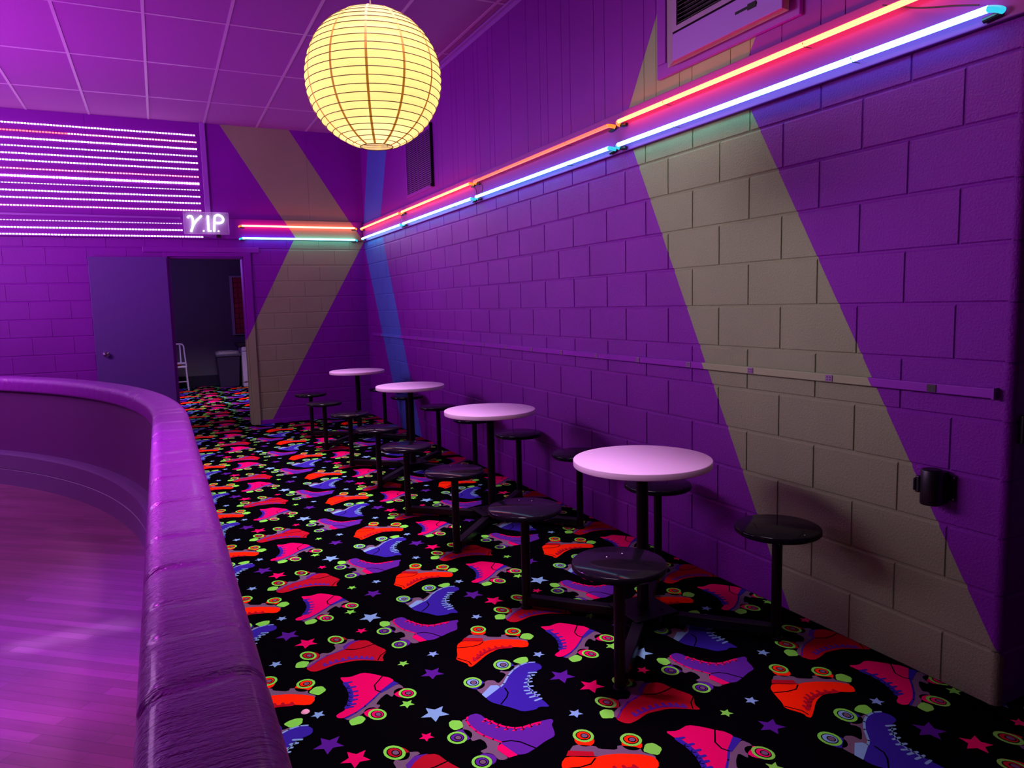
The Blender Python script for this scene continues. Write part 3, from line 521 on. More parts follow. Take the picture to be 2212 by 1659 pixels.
# ---- rink floor of maple strips
def rink_material():
    m = mat('rink_maple', (0.5, 0.2, 0.35), 0.34)
    tc = nd(m, 'ShaderNodeTexCoord'); mp = nd(m, 'ShaderNodeMapping'); mp.inputs['Rotation'].default_value = (0, 0, math.radians(40))
    lk(m, tc.outputs['Object'], mp.inputs[0])
    br = nd(m, 'ShaderNodeTexBrick'); br.offset = 0.37; br.inputs['Scale'].default_value = 1.0
    br.inputs['Brick Width'].default_value = 0.75; br.inputs['Row Height'].default_value = 0.057; br.inputs['Mortar Size'].default_value = 0.0008
    br.inputs['Color1'].default_value = (0.24, 0.062, 0.17, 1); br.inputs['Color2'].default_value = (0.36, 0.10, 0.26, 1); br.inputs['Mortar'].default_value = (0.06, 0.02, 0.04, 1)
    lk(m, mp.outputs[0], br.inputs['Vector'])
    nz = nd(m, 'ShaderNodeTexNoise'); nz.inputs['Scale'].default_value = 3; nz.inputs['Detail'].default_value = 6
    mp2 = nd(m, 'ShaderNodeMapping'); mp2.inputs['Scale'].default_value = (1, 9, 1); lk(m, mp.outputs[0], mp2.inputs[0]); lk(m, mp2.outputs[0], nz.inputs['Vector'])
    mx = nd(m, 'ShaderNodeMix', data_type='RGBA', blend_type='MULTIPLY'); mx.inputs[0].default_value = 0.45
    lk(m, br.outputs['Color'], mx.inputs[6]); lk(m, nz.outputs['Fac'], mx.inputs[7]); lk(m, mx.outputs[2], bsdf(m).inputs['Base Color'])
    bp = nd(m, 'ShaderNodeBump'); bp.inputs['Strength'].default_value = 0.15; bp.inputs['Distance'].default_value = 0.002
    lk(m, nz.outputs['Fac'], bp.inputs['Height']); lk(m, bp.outputs[0], bsdf(m).inputs['Normal'])
    return m
M['rink'] = rink_material()
rb = MB()
e2 = [p for p in arc(RO-0.16) if p[1] < 8.0]
rb.poly([(x, y, -0.10) for x, y in e2]+[(-9.5, 8.0, -0.10), (-9.5, -3.2, -0.10)])
tag(rb.build('floor_rink', M['rink']), 'glossy maple rink floor lit violet and pink', kind='structure')

# ---- ceiling: lay-in tiles in a T-bar grid
M['tile'] = mat('ceiling_tile', (0.37, 0.115, 0.44), 0.9, spec=0.1); add_bump(M['tile'], 190, 0.6, 0.003, 4)
M['tbar'] = mat('ceiling_tbar', (0.55, 0.30, 0.62), 0.35)
cb = MB(); cb.box(-9.5, 0.25, -3.2, YB+0.2, ZC, ZC+0.05)
ceil = tag(cb.build('ceiling', M['tile']), kind='structure')
gb = MB()
for i in range(-11, 1):
    x = -0.09+0.603*i; gb.box(x-0.012, x+0.012, -3.2, YB, ZC-0.004, ZC+0.002)
for j in range(-6, 3):
    y = 5.93+1.185*j; gb.box(-9.5, -0.001, y-0.012, y+0.012, ZC-0.0035, ZC+0.002)
gb.build('ceiling_grid', M['tbar'], ceil)

# ---- right wall of painted concrete block, real joints
def block_wall(mb, u0, u1, z0, z1, put, phase, holes=(), j=0.005, dep=0.005, bev=0.005, jv=0.003, bv=0.003):
    """put(u, z, d) gives the 3-D point at depth d behind the face; u0<u1"""
    n0, n1 = int(z0//CH), int(math.ceil(z1/CH-1e-6))
    for n in range(n0, n1):
        za, zb = max(z0, n*CH), min(z1, (n+1)*CH)
        cuts = [u0, u1]; k = -200
        while k < 200:
            u = phase+CH*k
            if (k+n) % 2 == 0 and u0+0.03 < u < u1-0.03: cuts.append(u)
            k += 1
        segs = []
        cuts.sort()
        for a, b in zip(cuts, cuts[1:]): segs.append((a, b))
        for (h0, h1, hz) in holes:
            if za < hz-0.01:
                ns = []
                for a, b in segs:
                    if b <= h0 or a >= h1: ns.append((a, b)); continue
                    if a < h0: ns.append((a, h0))
                    if b > h1: ns.append((h1, b))
                segs = ns
        for a, b in segs:
            A, B = a+(jv if a > u0 else 0), b-(jv if b < u1 else 0); va, vb = (bv if a > u0 else 0), (bv if b < u1 else 0); Za, Zb = za+(j*0.7 if za > z0 else 0), zb-(j*0.7 if zb < z1 else 0)
            o = [put(A, Za, dep), put(B, Za, dep), put(B, Zb, dep), put(A, Zb, dep)]
            f = [put(A+va, Za+bev, 0), put(B-vb, Za+bev, 0), put(B-vb, Zb-bev*1.5, 0), put(A+va, Zb-bev*1.5, 0)]
            mb.add(o+f, [(4,5,6,7), (0,1,5,4), (1,2,6,5), (2,3,7,6), (3,0,4,7)])
wb = MB()
BN = 0.028
block_wall(wb, YE+BN, YB, 0.0, 2.44, lambda u, z, d: (d, u, z), 0.0)
wb.box(0.005, 0.2, YE+BN, YB, 0, 2.44)
# rounded free end
n = 8
for i in range(n):
    a0, a1 = PI/2*i/n, PI/2*(i+1)/n
    p = lambda a: (BN-BN*math.cos(a), YE+BN-BN*math.sin(a))
    for k in range(12):
        za, zb = k*CH+0.003, (k+1)*CH-0.003
        (xa, ya), (xb, yb) = p(a0), p(a1)
        wb.add([(xa, ya, za), (xb, yb, za), (xb, yb, zb), (xa, ya, zb)], [(0, 1, 2, 3)])
        wb.add([(xa+.003, ya+.003, zb), (xb+.003, yb+.003, zb), (xb+.003, yb+.003, zb+.006), (xa+.003, ya+.003, zb+.006)], [(0, 1, 2, 3)])
wall_right = tag(wb.build('wall_right', M['wall_r'], flip=False), kind='structure')
# upper grooved panelling
pb = MB()
seams = sorted([5.18, 5.06, 4.78, 4.66, 4.46, 4.25, 4.16, 3.95, 3.86, 3.55, 3.27, 3.07, 2.96, 2.76, 2.65, 2.36, 2.24, 2.05, 1.84, 1.73, 1.53, 1.43, 1.15, 1.02, 0.83, 0.62, 0.5, 0.22, 0.05])
cuts = [YE]+seams+[YB]
for a, b in zip(cuts, cuts[1:]):
    g = 0.0025; z0, z1 = 2.43, ZC+0.02
    pb.add([(0.004, a, z0), (0, a+g, z0), (0, b-g, z0), (0.004, b, z0), (0.004, a, z1), (0, a+g, z1), (0, b-g, z1), (0.004, b, z1)],
           [(0,1,5,4), (1,2,6,5), (2,3,7,6)])
pb.box(0.005, 0.2, YE, YB, 2.43, ZC+0.02)
pb.build('upper_panelling', M['panel_r'], wall_right, flip=False)
# nailer board that carries the neon, along both walls
tb = MB(); tb.box(-0.022, 0.004, YE, YB-0.03, 2.337, 2.572)
tag(tb.build('trim_1', mat('neon_board_paint', (0.22, 0.035, 0.31), 0.4, spec=0.15), bevel=0.004), kind='structure')
tb = MB(); tb.box(-7.5, -0.036, YB-0.032, YB-0.001, 2.352, 2.600)
tag(tb.build('trim_2', M['panel_b'], bevel=0.004), kind='structure')
tb = MB(); tb.box(-1.955, -1.895, YB-0.03, YB-0.001, 2.602, ZC)
tag(tb.build('trim_3', M['trim'], bevel=0.003), kind='structure')
tb = MB(); tb.box(-0.03, -0.001, YE, YB-0.002, ZC-0.022, ZC-0.005); tb.box(-0.006, -0.001, YE, YB-0.002, ZC-0.06, ZC-0.022)
tag(tb.build('trim_4', M['trim'], bevel=0.002), kind='structure')
# end return of the right wall
eb = MB()
block_wall(eb, BN, 1.6, 0.0, 2.44, lambda u, z, d: (u, YE+d, z), 0.2)
eb.box(BN, 1.6, YE+0.005, 0.1, 0, 2.44); eb.box(0.02, 1.6, YE, 0.1, 2.44, ZC)
tag(eb.build('wall_return', M['purple'], flip=False), kind='structure')

# ---- back wall with the doorway
D0, D1, DZ = -2.41, -1.55, 2.135
bb = MB()
block_wall(bb, -7.5, 0.0, 0.0, 2.40, lambda u, z, d: (u, YB+d, z), 0.0, holes=[(D0, D1, DZ)], jv=0.0006, bv=0.0012)
bb.box(-7.5, D0, YB+0.005, YB+0.2, 0, 2.40); bb.box(D1, 0.2, YB+0.005, YB+0.2, 0, 2.40); bb.box(D0, D1, YB+0.005, YB+0.2, DZ, 2.40)
wall_back = tag(bb.build('wall_back', M['wall_b'], flip=False), kind='structure')
ub = MB()
cuts = [-7.5, -5.6, -4.38, -3.16, -1.94, -0.70, 0.0]
for a, b in zip(cuts, cuts[1:]):
    g = 0.0022
    ub.add([(a, YB+.004, 2.40), (a+g, YB, 2.40), (b-g, YB, 2.40), (b, YB+.004, 2.40), (a, YB+.004, ZC+.02), (a+g, YB, ZC+.02), (b-g, YB, ZC+.02), (b, YB+.004, ZC+.02)],
           [(0,1,5,4), (1,2,6,5), (2,3,7,6)])
ub.box(-7.5, 0.0, YB+0.005, YB+0.2, 2.40, ZC+.02)
ub.build('upper_panelling', M['panel_b'], wall_back, flip=False)
# small baseboard at the back wall, right of the door
tb = MB(); tb.box(-1.46, -0.002, YB-0.012, YB-0.0005, 0.002, 0.055)
tag(tb.build('baseboard_back', M['purple'], bevel=0.003), kind='structure')
# door frame and lintel board
db = MB()
db.box(D1, D1+0.085, YB-0.03, YB-0.001, 0, DZ+0.05); db.box(D0-0.05, D0, YB-0.03, YB-0.001, 0, DZ+0.05); db.box(D0, D1, YB-0.03, YB-0.001, DZ, DZ+0.05)
db.box(D1-0.02, D1, YB, YB+0.2, 0, DZ); db.box(D0, D0+0.02, YB, YB+0.2, 0, DZ); db.box(D0, D1, YB, YB+0.2, DZ-0.02, DZ)
door = tag(empty('door_1', (D0, YB-0.03, 0)), 'purple door folded open against the back wall under the VIP sign', kind='structure')
def child(mb, name, mats, parent, room=False, **k):
    """child mesh given in room coordinates; room=True keeps its own origin at the room's"""
    loc = Vector(parent.location); pp = parent.parent
    while pp: loc += Vector(pp.location); pp = pp.parent
    if room:
        ob = mb.build(name, mats, parent, **k); ob.location = -loc; return ob
    mb.v = [tuple(Vector(p)-loc) for p in mb.v]
    return mb.build(name, mats, parent, **k)
child(db, 'door_frame', M['wall_b'], door, room=True, bevel=0.004)
M['door'] = mat('door_paint', (0.105, 0.03, 0.26), 0.45)
lf = MB(); lf.box(D0-0.83, D0-0.015, YB-0.10, YB-0.055, 0.012, 2.122)
child(lf, 'door_leaf', M['door'], door, bevel=0.003)
kb = MB(); kx = -3.135
kb.lathe([(0.034, 0), (0.034, -0.008), (0.012, -0.012), (0.012, -0.035), (0.027, -0.042), (0.031, -0.055), (0.024, -0.070), (0.004, -0.074)], 24, (kx, YB-0.10, 1.0), 'y')
kob = child(kb, 'door_knob', M['chrome'], door, smooth=True)
tb = MB(); tb.box(-2.67, -1.36, YB-0.022, YB-0.001, 2.188, 2.250)
tag(tb.build('trim_5', M['purple'], bevel=0.004), kind='structure')
tb = MB(); tb.box(-7.4, -2.235, YB-0.037, YB-0.033, 2.58, 2.602)
tag(tb.build('trim_6', M['trim']), kind='structure')

# ---- room behind the door
M['grey'] = mat('grey_room_paint', (0.115, 0.10, 0.115), 0.7); add_bump(M['grey'], 90, 0.1)
RY = 13.85
for nm, bx in (('wall_room_far', (-4.6, 0.6, RY, RY+0.1, 0, 2.75)), ('wall_room_left', (-4.7, -4.6, YB+0.2, RY+0.1, 0, 2.75)), ('wall_room_right', (0.6, 0.7, YB+0.2, RY+0.1, 0, 2.75)), ('ceiling_room', (-4.7, 0.7, YB+0.2, RY+0.1, 2.75, 2.8))):
    w = MB(); w.box(*bx); tag(w.build(nm, M['grey']), kind='structure')
tb = MB(); tb.box(-4.59, 0.59, RY-0.015, RY-0.0005, 0.002, 0.22)
tag(tb.build('baseboard_room', mat('navy_cove_base', (0.012, 0.010, 0.03), 0.5), bevel=0.004), kind='structure')

# ---- rink barrier: low curved wall, padded vinyl cap, kick boards
def sweep(mb, prof, y0=-3.2, a1=60, n=130, ns=150, mi=0, closed=True, disp=None):
    """prof: (radius, z) loop, carried along the barrier's line; writes uv = (length, girth)"""
    path = [(0, y0+(RCY-y0)*i/ns) for i in range(ns)]
    st = [('l', y) for _, y in path]+[('a', math.radians(a1*i/n)) for i in range(n+1)]
    P = len(prof); verts = []; uv = []
    g = [0]
    for i in range(1, P): g.append(g[-1]+math.hypot(prof[i][0]-prof[i-1][0], prof[i][1]-prof[i-1][1]))
    for k, v in st:
        s = v-y0 if k == 'l' else (RCY-y0)+RO*v
        for i, (R, z) in enumerate(prof):
            if disp: R, z = disp(s, g[i], R, z)
            verts.append((RCX+R, v, z) if k == 'l' else (RCX+R*math.cos(v), RCY+R*math.sin(v), z)); uv.append((s, g[i]))
    N = len(st); Q = P if closed else P-1
    f = [(i*P+k, i*P+(k+1) % P, (i+1)*P+(k+1) % P, (i+1)*P+k) for i in range(N-1) for k in range(Q)]
    if closed: f += [tuple(range(P)), tuple(range((N-1)*P+P-1, (N-1)*P-1, -1))]
    mb.add(verts, f, mi)
    if mb.uv is None: mb.uv = []
    mb.uv += uv
rinkwall = tag(empty('wall_rink', (RCX+RO-0.1, 0, 0)), 'low curved rink barrier with padded purple vinyl cap', kind='structure')
M['barrier'] = mat('barrier_vinyl', (0.125, 0.010, 0.16), 0.55); add_bump(M['barrier'], 60, 0.1)
w = MB(); sweep(w, [(RO-0.145, -0.10), (RO-0.145, 0.79), (RO-0.03, 0.79), (RO-0.03, -0.10)]); w.uv = None
child(w, 'barrier_wall', M['barrier'], rinkwall)
M['kick'] = mat('kick_board', (0.15, 0.055, 0.22), 0.4); add_bump(M['kick'], 8, 0.25, 0.004, 4, stretch=(1, 1, 6))
w = MB(); sweep(w, [(RO-0.243, -0.10), (RO-0.243, 0.045), (RO-0.238, 0.049), (RO-0.238, 0.053), (RO-0.243, 0.057), (RO-0.243, 0.185), (RO-0.236, 0.198), (RO-0.20, 0.202), (RO-0.146, 0.202), (RO-0.146, -0.10)]); w.uv = None
child(w, 'kick_board', M['kick'], rinkwall)
w = MB(); sweep(w, [(RO-0.029, 0.002), (RO-0.029, 0.09), (RO-0.022, 0.09), (RO-0.018, 0.002)]); w.uv = None
child(w, 'cove_base', M['blackpl'], rinkwall)
def vinyl():
    m = mat('purple_vinyl', (0.32, 0.018, 0.47), 0.30, spec=0.45, coat=0.15)
    tc = nd(m, 'ShaderNodeTexCoord'); h = None
    for sc, st, amp in ((1.0, (18, 5, 1), 0.7), (1.0, (75, 11, 1), 0.6), (1.0, (240, 90, 1), 0.3)):
        mp = nd(m, 'ShaderNodeMapping'); mp.inputs['Scale'].default_value = st; lk(m, tc.outputs['UV'], mp.inputs[0])
        nz = nd(m, 'ShaderNodeTexNoise'); nz.inputs['Scale'].default_value = sc; nz.inputs['Detail'].default_value = 3; lk(m, mp.outputs[0], nz.inputs['Vector'])
        t = math_n(m, 'MULTIPLY', nz.outputs['Fac'], amp); h = t if h is None else math_n(m, 'ADD', h, t)
    bp = nd(m, 'ShaderNodeBump'); bp.inputs['Strength'].default_value = 1.0; bp.inputs['Distance'].default_value = 0.014
    lk(m, h, bp.inputs['Height']); lk(m, bp.outputs[0], bsdf(m).inputs['Normal'])
    return m
M['vinyl'] = vinyl()
def rrect(x0, x1, z0, z1, r, n=6):
    o = []
    for cx, cz, a in ((x1-r, z1-r, 0), (x0+r, z1-r, 90), (x0+r, z0+r, 180), (x1-r, z0+r, 270)):
        rr = r if a < 180 else 0.02
        if a == 180: cx, cz = x0+rr, z0+rr
        if a == 270: cx, cz = x1-rr, z0+rr
        for i in range(n+1):
            t = math.radians(a+90*i/n); o.append((cx+rr*math.cos(t), cz+rr*math.sin(t)))
    return o
random.seed(5)
creases = []; s = 0.3
while s < 13: creases.append((s, random.uniform(-0.25, 0.25), random.uniform(0.3, 1))); s += random.uniform(0.16, 0.46)
def crease(s, g, R, z):
    d = 0
    for c, sk, am in creases:
        q = s-c-sk*(g-0.2)*0.5
        if abs(q) < 0.05: d += am*0.010*math.exp(-(q/0.010)**2)
    return R+(d if R < RO-0.09 else -d)*0.5, z-d*(1 if z > 0.8 else 0)
w = MB(); sweep(w, rrect(RO-0.190, RO, 0.775, 0.902, 0.048), n=220, ns=420, disp=crease)
child(w, 'padded_cap', M['vinyl'], rinkwall, smooth=True)
# ================================================================== THINGS
# ---- four table sets: round top on a post, four stools on arms from a hub plate
def disc_prof(r, z0, z1, e=0.004):
    return [(0.001, z0), (r-e, z0), (r, z0+e), (r, z1-e), (r-e*0.6, z1-e*0.2), (r-e, z1), (0.001, z1)]
def table_set(name, label, centre, stools, top_z=0.762):
    cx, cy = centre
    t = tag(empty(name, (cx, cy, 0)), label, 'table', 'table sets along the purple wall')
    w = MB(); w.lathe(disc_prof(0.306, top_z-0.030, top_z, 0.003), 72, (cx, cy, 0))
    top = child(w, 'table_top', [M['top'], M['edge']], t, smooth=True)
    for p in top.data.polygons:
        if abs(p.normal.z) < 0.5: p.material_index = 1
    w = MB(); w.lathe([(0.0265, 0.072), (0.0265, top_z-0.036)], 24, (cx, cy, 0)); child(w, 'table_post', M['black'], t, smooth=True)
    w = MB(); w.bar((cx-0.17, cy, top_z-0.037), (cx+0.17, cy, top_z-0.037), 0.05, 0.012); w.bar((cx, cy-0.17, top_z-0.037), (cx, cy+0.17, top_z-0.037), 0.05, 0.012)
    child(w, 'top_bracket', M['black'], t)
    w = MB(); h = 0.115
    w.box(cx-h, cx+h, cy-h, cy+h, 0.064, 0.072); w.box(cx-h+.015, cx+h-.015, cy-h+.015, cy+h-.015, 0.002, 0.020); w.box(cx-.05, cx+.05, cy-.05, cy+.05, 0.02, 0.064)
    for dx in (-.06, .06):
        for dy in (-.06, .06): w.lathe([(0.008, 0.072), (0.008, 0.078)], 6, (cx+dx, cy+dy, 0))
    child(w, 'hub_plate', M['black'], t, bevel=0.003)
    for (sx, sy) in stools:
        d = Vector((sx-cx, sy-cy, 0)).normalized()
        w = MB(); w.bar((cx+d.x*0.09, cy+d.y*0.09, 0.042), (sx-d.x*0.012, sy-d.y*0.012, 0.042), 0.05, 0.044)
        child(w, 'arm', M['black'], t, bevel=0.004)
        w = MB(); w.lathe([(0.028, 0.002), (0.028, 0.010), (0.0215, 0.012), (0.0215, 0.462)], 24, (sx, sy, 0))
        ps = child(w, 'stool_post', M['black'], t, smooth=True)
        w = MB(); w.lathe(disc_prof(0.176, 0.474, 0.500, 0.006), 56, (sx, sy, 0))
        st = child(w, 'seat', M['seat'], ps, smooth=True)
        w = MB(); w.box(sx-.075, sx+.075, sy-.075, sy+.075, 0.462, 0.474)
        child(w, 'seat_bracket', M['black'], ps)
    return t
table_set('table_set', 'round pale table with four black stools, nearest set, by the wide olive stripe', (-0.665, 0.965), [(-1.085, 0.535), (-1.056, 1.366), (-0.267, 0.556), (-0.245, 1.405)])
table_set('table_set', 'round pale table with four black stools, directly behind the set by the wide olive stripe', (-0.60, 2.765), [(-1.058, 2.272), (-1.068, 3.17), (-0.186, 2.30), (-0.186, 3.18)])
table_set('table_set', 'round pale table with four black stools, in front of the narrow blue wall stripe', (-0.575, 4.56), [(-1.032, 4.03), (-1.033, 4.97), (-0.186, 4.03), (-0.186, 4.93)])
table_set('table_set', 'round pale table with four black stools, farthest set, in the room corner', (-0.585, 6.45), [(-1.078, 5.90), (-1.052, 6.79), (-0.186, 5.90), (-0.186, 6.80)])

# ---- paper lantern
LC = Vector((-1.618, 1.643, 2.471)); LR = 0.300
lan = tag(empty('paper_lantern', (LC.x, LC.y, LC.z-LR)), 'glowing pale yellow round paper lantern hanging from the ceiling', 'lantern')
def paper_material():
    m = bpy.data.materials.new('rice_paper'); m.use_nodes = True; nt = m.node_tree
    b = bsdf(m); b.inputs['Base Color'].default_value = (0.85, 0.68, 0.25, 1); b.inputs['Roughness'].default_value = 0.8
    tr = nd(m, 'ShaderNodeBsdfTranslucent'); tr.inputs[0].default_value = (0.98, 0.84, 0.36, 1)
    em = nd(m, 'ShaderNodeEmission'); em.inputs[0].default_value = (1.0, 0.88, 0.47, 1); em.inputs[1].default_value = 0.42
    tc = nd(m, 'ShaderNodeTexCoord'); nz = nd(m, 'ShaderNodeTexNoise'); nz.inputs['Scale'].default_value = 40; nz.inputs['Detail'].default_value = 5; lk(m, tc.outputs['Object'], nz.inputs['Vector'])
    mr = nd(m, 'ShaderNodeMapRange'); mr.inputs[3].default_value = 0.26; mr.inputs[4].default_value = 0.35; lk(m, nz.outputs['Fac'], mr.inputs[0]); lk(m, mr.outputs[0], em.inputs[1])
    mx = nd(m, 'ShaderNodeMixShader'); mx.inputs[0].default_value = 0.75; lk(m, b.outputs[0], mx.inputs[1]); lk(m, tr.outputs[0], mx.inputs[2])
    ad = nd(m, 'ShaderNodeAddShader'); lk(m, mx.outputs[0], ad.inputs[0]); lk(m, em.outputs[0], ad.inputs[1])
    lk(m, ad.outputs[0], nt.nodes['Material Output'].inputs['Surface'])
    return m
M['paper'] = paper_material()
M['wire'] = mat('rust_brown_wire', (0.12, 0.045, 0.008), 0.6)
M['tape'] = mat('paper_seam', (0.62, 0.27, 0.03), 0.7, emit=(1.0, 0.42, 0.03), strength=0.30)
NR = 24; t0, t1 = math.radians(14), math.radians(166); NG = 12
def lant(th, ph): return (LC.x+LR*math.sin(th)*math.cos(ph), LC.y+LR*math.sin(th)*math.sin(ph), LC.z+LR*math.cos(th))
prof = []
for k in range(NR*4+1):
    th = t0+(t1-t0)*k/(NR*4); b = 1-0.012*abs(math.sin(PI*k/4)); prof.append((LR*math.sin(th)*b, LR*math.cos(th)*b))
w = MB(); w.lathe(prof, 72, tuple(LC), cap=False)
child(w, 'paper_shade', M['paper'], lan, smooth=True)
w = MB()
for k in range(NR+1):
    th = t0+(t1-t0)*k/NR; wob = 0.006*math.sin(k*1.7)
    r = 0.0017 if 0 < k < NR else 0.0022
    w.tube([(LC.x+(LR+.0005)*math.sin(th)*math.cos(a), LC.y+(LR+.0005)*math.sin(th)*math.sin(a), LC.z+LR*math.cos(th)+wob*0.3*math.sin(a+k)) for a in [2*PI*i/64 for i in range(64)]], r, 5, closed=True)
child(w, 'wire_rings', M['wire'], lan)
for j in range(NG):
    w = MB(); ph = 2*PI*j/NG+math.radians(-111); hw = 0.0058
    for k in range(NR*2):
        v = []
        for kk in (k, k+1):
            th = t0+(t1-t0)*kk/(NR*2); R2 = LR+0.0012
            for sgn in (-1, 1):
                p2 = ph+sgn*hw/(LR*max(0.25, math.sin(th)))*0.9
                v.append((LC.x+R2*math.sin(th)*math.cos(p2), LC.y+R2*math.sin(th)*math.sin(p2), LC.z+R2*math.cos(th)))
        w.add(v, [(0, 1, 3, 2)])
    child(w, 'paper_seam', M['tape'], lan)
w = MB(); w.tube([(LC.x, LC.y, LC.z+0.12), (LC.x, LC.y, LC.z+LR), (LC.x-0.004, LC.y+0.003, LC.z+0.6), (LC.x, LC.y, ZC)], 0.0032, 8)
child(w, 'cord', mat('cream_cord', (0.6, 0.42, 0.35), 0.5), lan)
w = MB(); w.lathe([(0.002, -0.055), (0.02, -0.05), (0.031, -0.02), (0.030, 0.005), (0.016, 0.04), (0.013, 0.075), (0.002, 0.08)], 20, (LC.x, LC.y, LC.z+0.04))
child(w, 'bulb', emitter('warm_bulb', (1.0, 0.90, 0.62), 16.0), lan, smooth=True)
w = MB(); zt = LC.z+LR*math.cos(t0)
w.bar((LC.x-LR*math.sin(t0), LC.y, zt), (LC.x+LR*math.sin(t0), LC.y, zt), 0.003, 0.003)
w.tube([(LC.x-0.05, LC.y, zt), (LC.x-0.05, LC.y, LC.z-LR*math.cos(t0)+.004), (LC.x+0.05, LC.y, LC.z-LR*math.cos(t0)+.004), (LC.x+0.05, LC.y, zt)], 0.0014, 6)
child(w, 'wire_stretcher', M['wire'], lan)

# ---- neon tubes
def neon(name, label, group, path, r, main, endm, ends=(True, True), clips=(), wall='x', brk=()):
    """glass bent back to the wall at its ends; clips: indices of metres along where a clear support stands"""
    t = tag(empty(name, path[0]), label, 'neon light', group)
    a, b = Vector(path[0]), Vector(path[1]); d = (b-a).normalized(); out = Vector((1, 0, 0)) if wall == 'x' else Vector((0, 1, 0))
    w = MB(); w.tube([a+d*0.035, b-d*0.035], r, 12); child(w, 'glass_tube', main, t, smooth=True)
    for e, q, s in ((ends[0], a, 1), (ends[1], b, -1)):
        if not e: continue
        w = MB(); pts = [q+d*s*0.035]
        for k in range(1, 7):
            an = PI/2*k/6; pts.append(q+d*s*(0.035-0.03*math.sin(an))+out*0.03*(1-math.cos(an))-Vector((0, 0, 0.010*k/6)))
        w.tube(pts, r*0.98, 12); child(w, 'bent_end', endm, t, smooth=True)
        w = MB(); p = q+d*s*0.008+out*0.034-Vector((0, 0, 0.014))
        w.tube([p, p+d*s*0.06-Vector((0, 0, 0.006))], r*0.85, 10); child(w, 'electrode_cap', M['blackpl'], t)
    L = (b-a).length; n = max(2, int(L/0.8))
    for k in range(n):
        p = a+d*(L*(k+0.5)/n)
        w = MB(); w.tube([p+out*0.040-Vector((0, 0, .012)), p+out*0.006-Vector((0, 0, .012)), p-Vector((0, 0, r+.002)), p-out*(r+.002), p+Vector((0, 0, r+.001))], 0.0016, 6)
        child(w, 'wire_clip', M['blackpl'], t)
    return t
XN = -0.066
GR, GC = 'red neon tubes along the board', 'ice blue neon tubes along the board'
red = [(8.02, 6.27, 'bright red neon tube on the right wall, first one from the room corner', 'neon_red'),
       (6.23, 4.22, 'bright red neon tube on the right wall, below the louvred vent', 'neon_red'),
       (4.18, 2.075, 'dull salmon neon tube on the right wall, faintest of the red row', 'neon_salmon'),
       (2.035, -0.75, 'bright red neon tube running below the air conditioner', 'neon_red')]
for y0, y1, lab, mm in red: neon('neon_tube', lab, GR, ((XN, y0, 2.503), (XN, y1, 2.503)), 0.0115, M[mm], M['neon_red_dim'])
cy_ = [(7.985, 6.235, 'ice blue neon tube on the right wall, first one from the room corner'),
       (6.205, 4.195, 'ice blue neon tube on the right wall, below the louvred vent'),
       (4.155, 2.07, 'ice blue neon tube under the dull salmon tube'),
       (2.04, -0.14, 'ice blue neon tube with a curled near end, above the olive block stripe')]
for y0, y1, lab in cy_: neon('neon_tube', lab, GC, ((XN, y0, 2.372), (XN, y1, 2.372)), 0.0115, M['neon_cyan'], M['neon_cyan_dim'])
neon('neon_tube', 'pale red neon tube on the back wall beside the VIP sign', GR, ((-1.585, YB-0.066, 2.514), (-0.105, YB-0.066, 2.514)), 0.0115, M['neon_pale'], M['neon_red_dim'], wall='y')
neon('neon_tube', 'ice blue neon tube on the back wall beside the VIP sign', GC, ((-1.585, YB-0.066, 2.362), (-0.105, YB-0.066, 2.362)), 0.0115, M['neon_cyan'], M['neon_cyan_dim'], wall='y')
# feed wires that loop between the tube ends
def wire(pts, label, name='feed_wire'):
    w = MB(); P = [Vector(p) for p in pts]; q = []
    for i in range(len(P)-1):
        p0, p1, p2, p3 = P[max(i-1, 0)], P[i], P[i+1], P[min(i+2, len(P)-1)]
        for k in range(6):
            u = k/6; q.append(0.5*((2*p1)+(p2-p0)*u+(2*p0-5*p1+4*p2-p3)*u*u+(3*p1-p0-3*p2+p3)*u**3))
    q.append(P[-1]); w.tube(q, 0.0028, 6)
    return tag(w.build(name, M['blackpl']), label, 'wire', 'feed wires on the neon board')
wire([(-0.045, 4.26, 2.485), (-0.043, 4.17, 2.44), (-0.043, 4.16, 2.39)], 'thin black wire joining red and blue tubes under the vent, left one')
wire([(-0.045, 4.10, 2.487), (-0.043, 4.03, 2.45), (-0.043, 4.05, 2.395)], 'thin black wire joining red and blue tubes under the vent, right one')
wire([(-0.041, 0.30, 2.535), (-0.041, 0.16, 2.475), (-0.041, 0.02, 2.432), (-0.041, -0.06, 2.405)], 'black wire looping down to the curled end of the ice blue tube')
wire([(-0.041, 6.32, 2.49), (-0.043, 6.27, 2.452), (-0.041, 6.33, 2.43)], 'short black wire hanging at the red tube joint left of the vent')

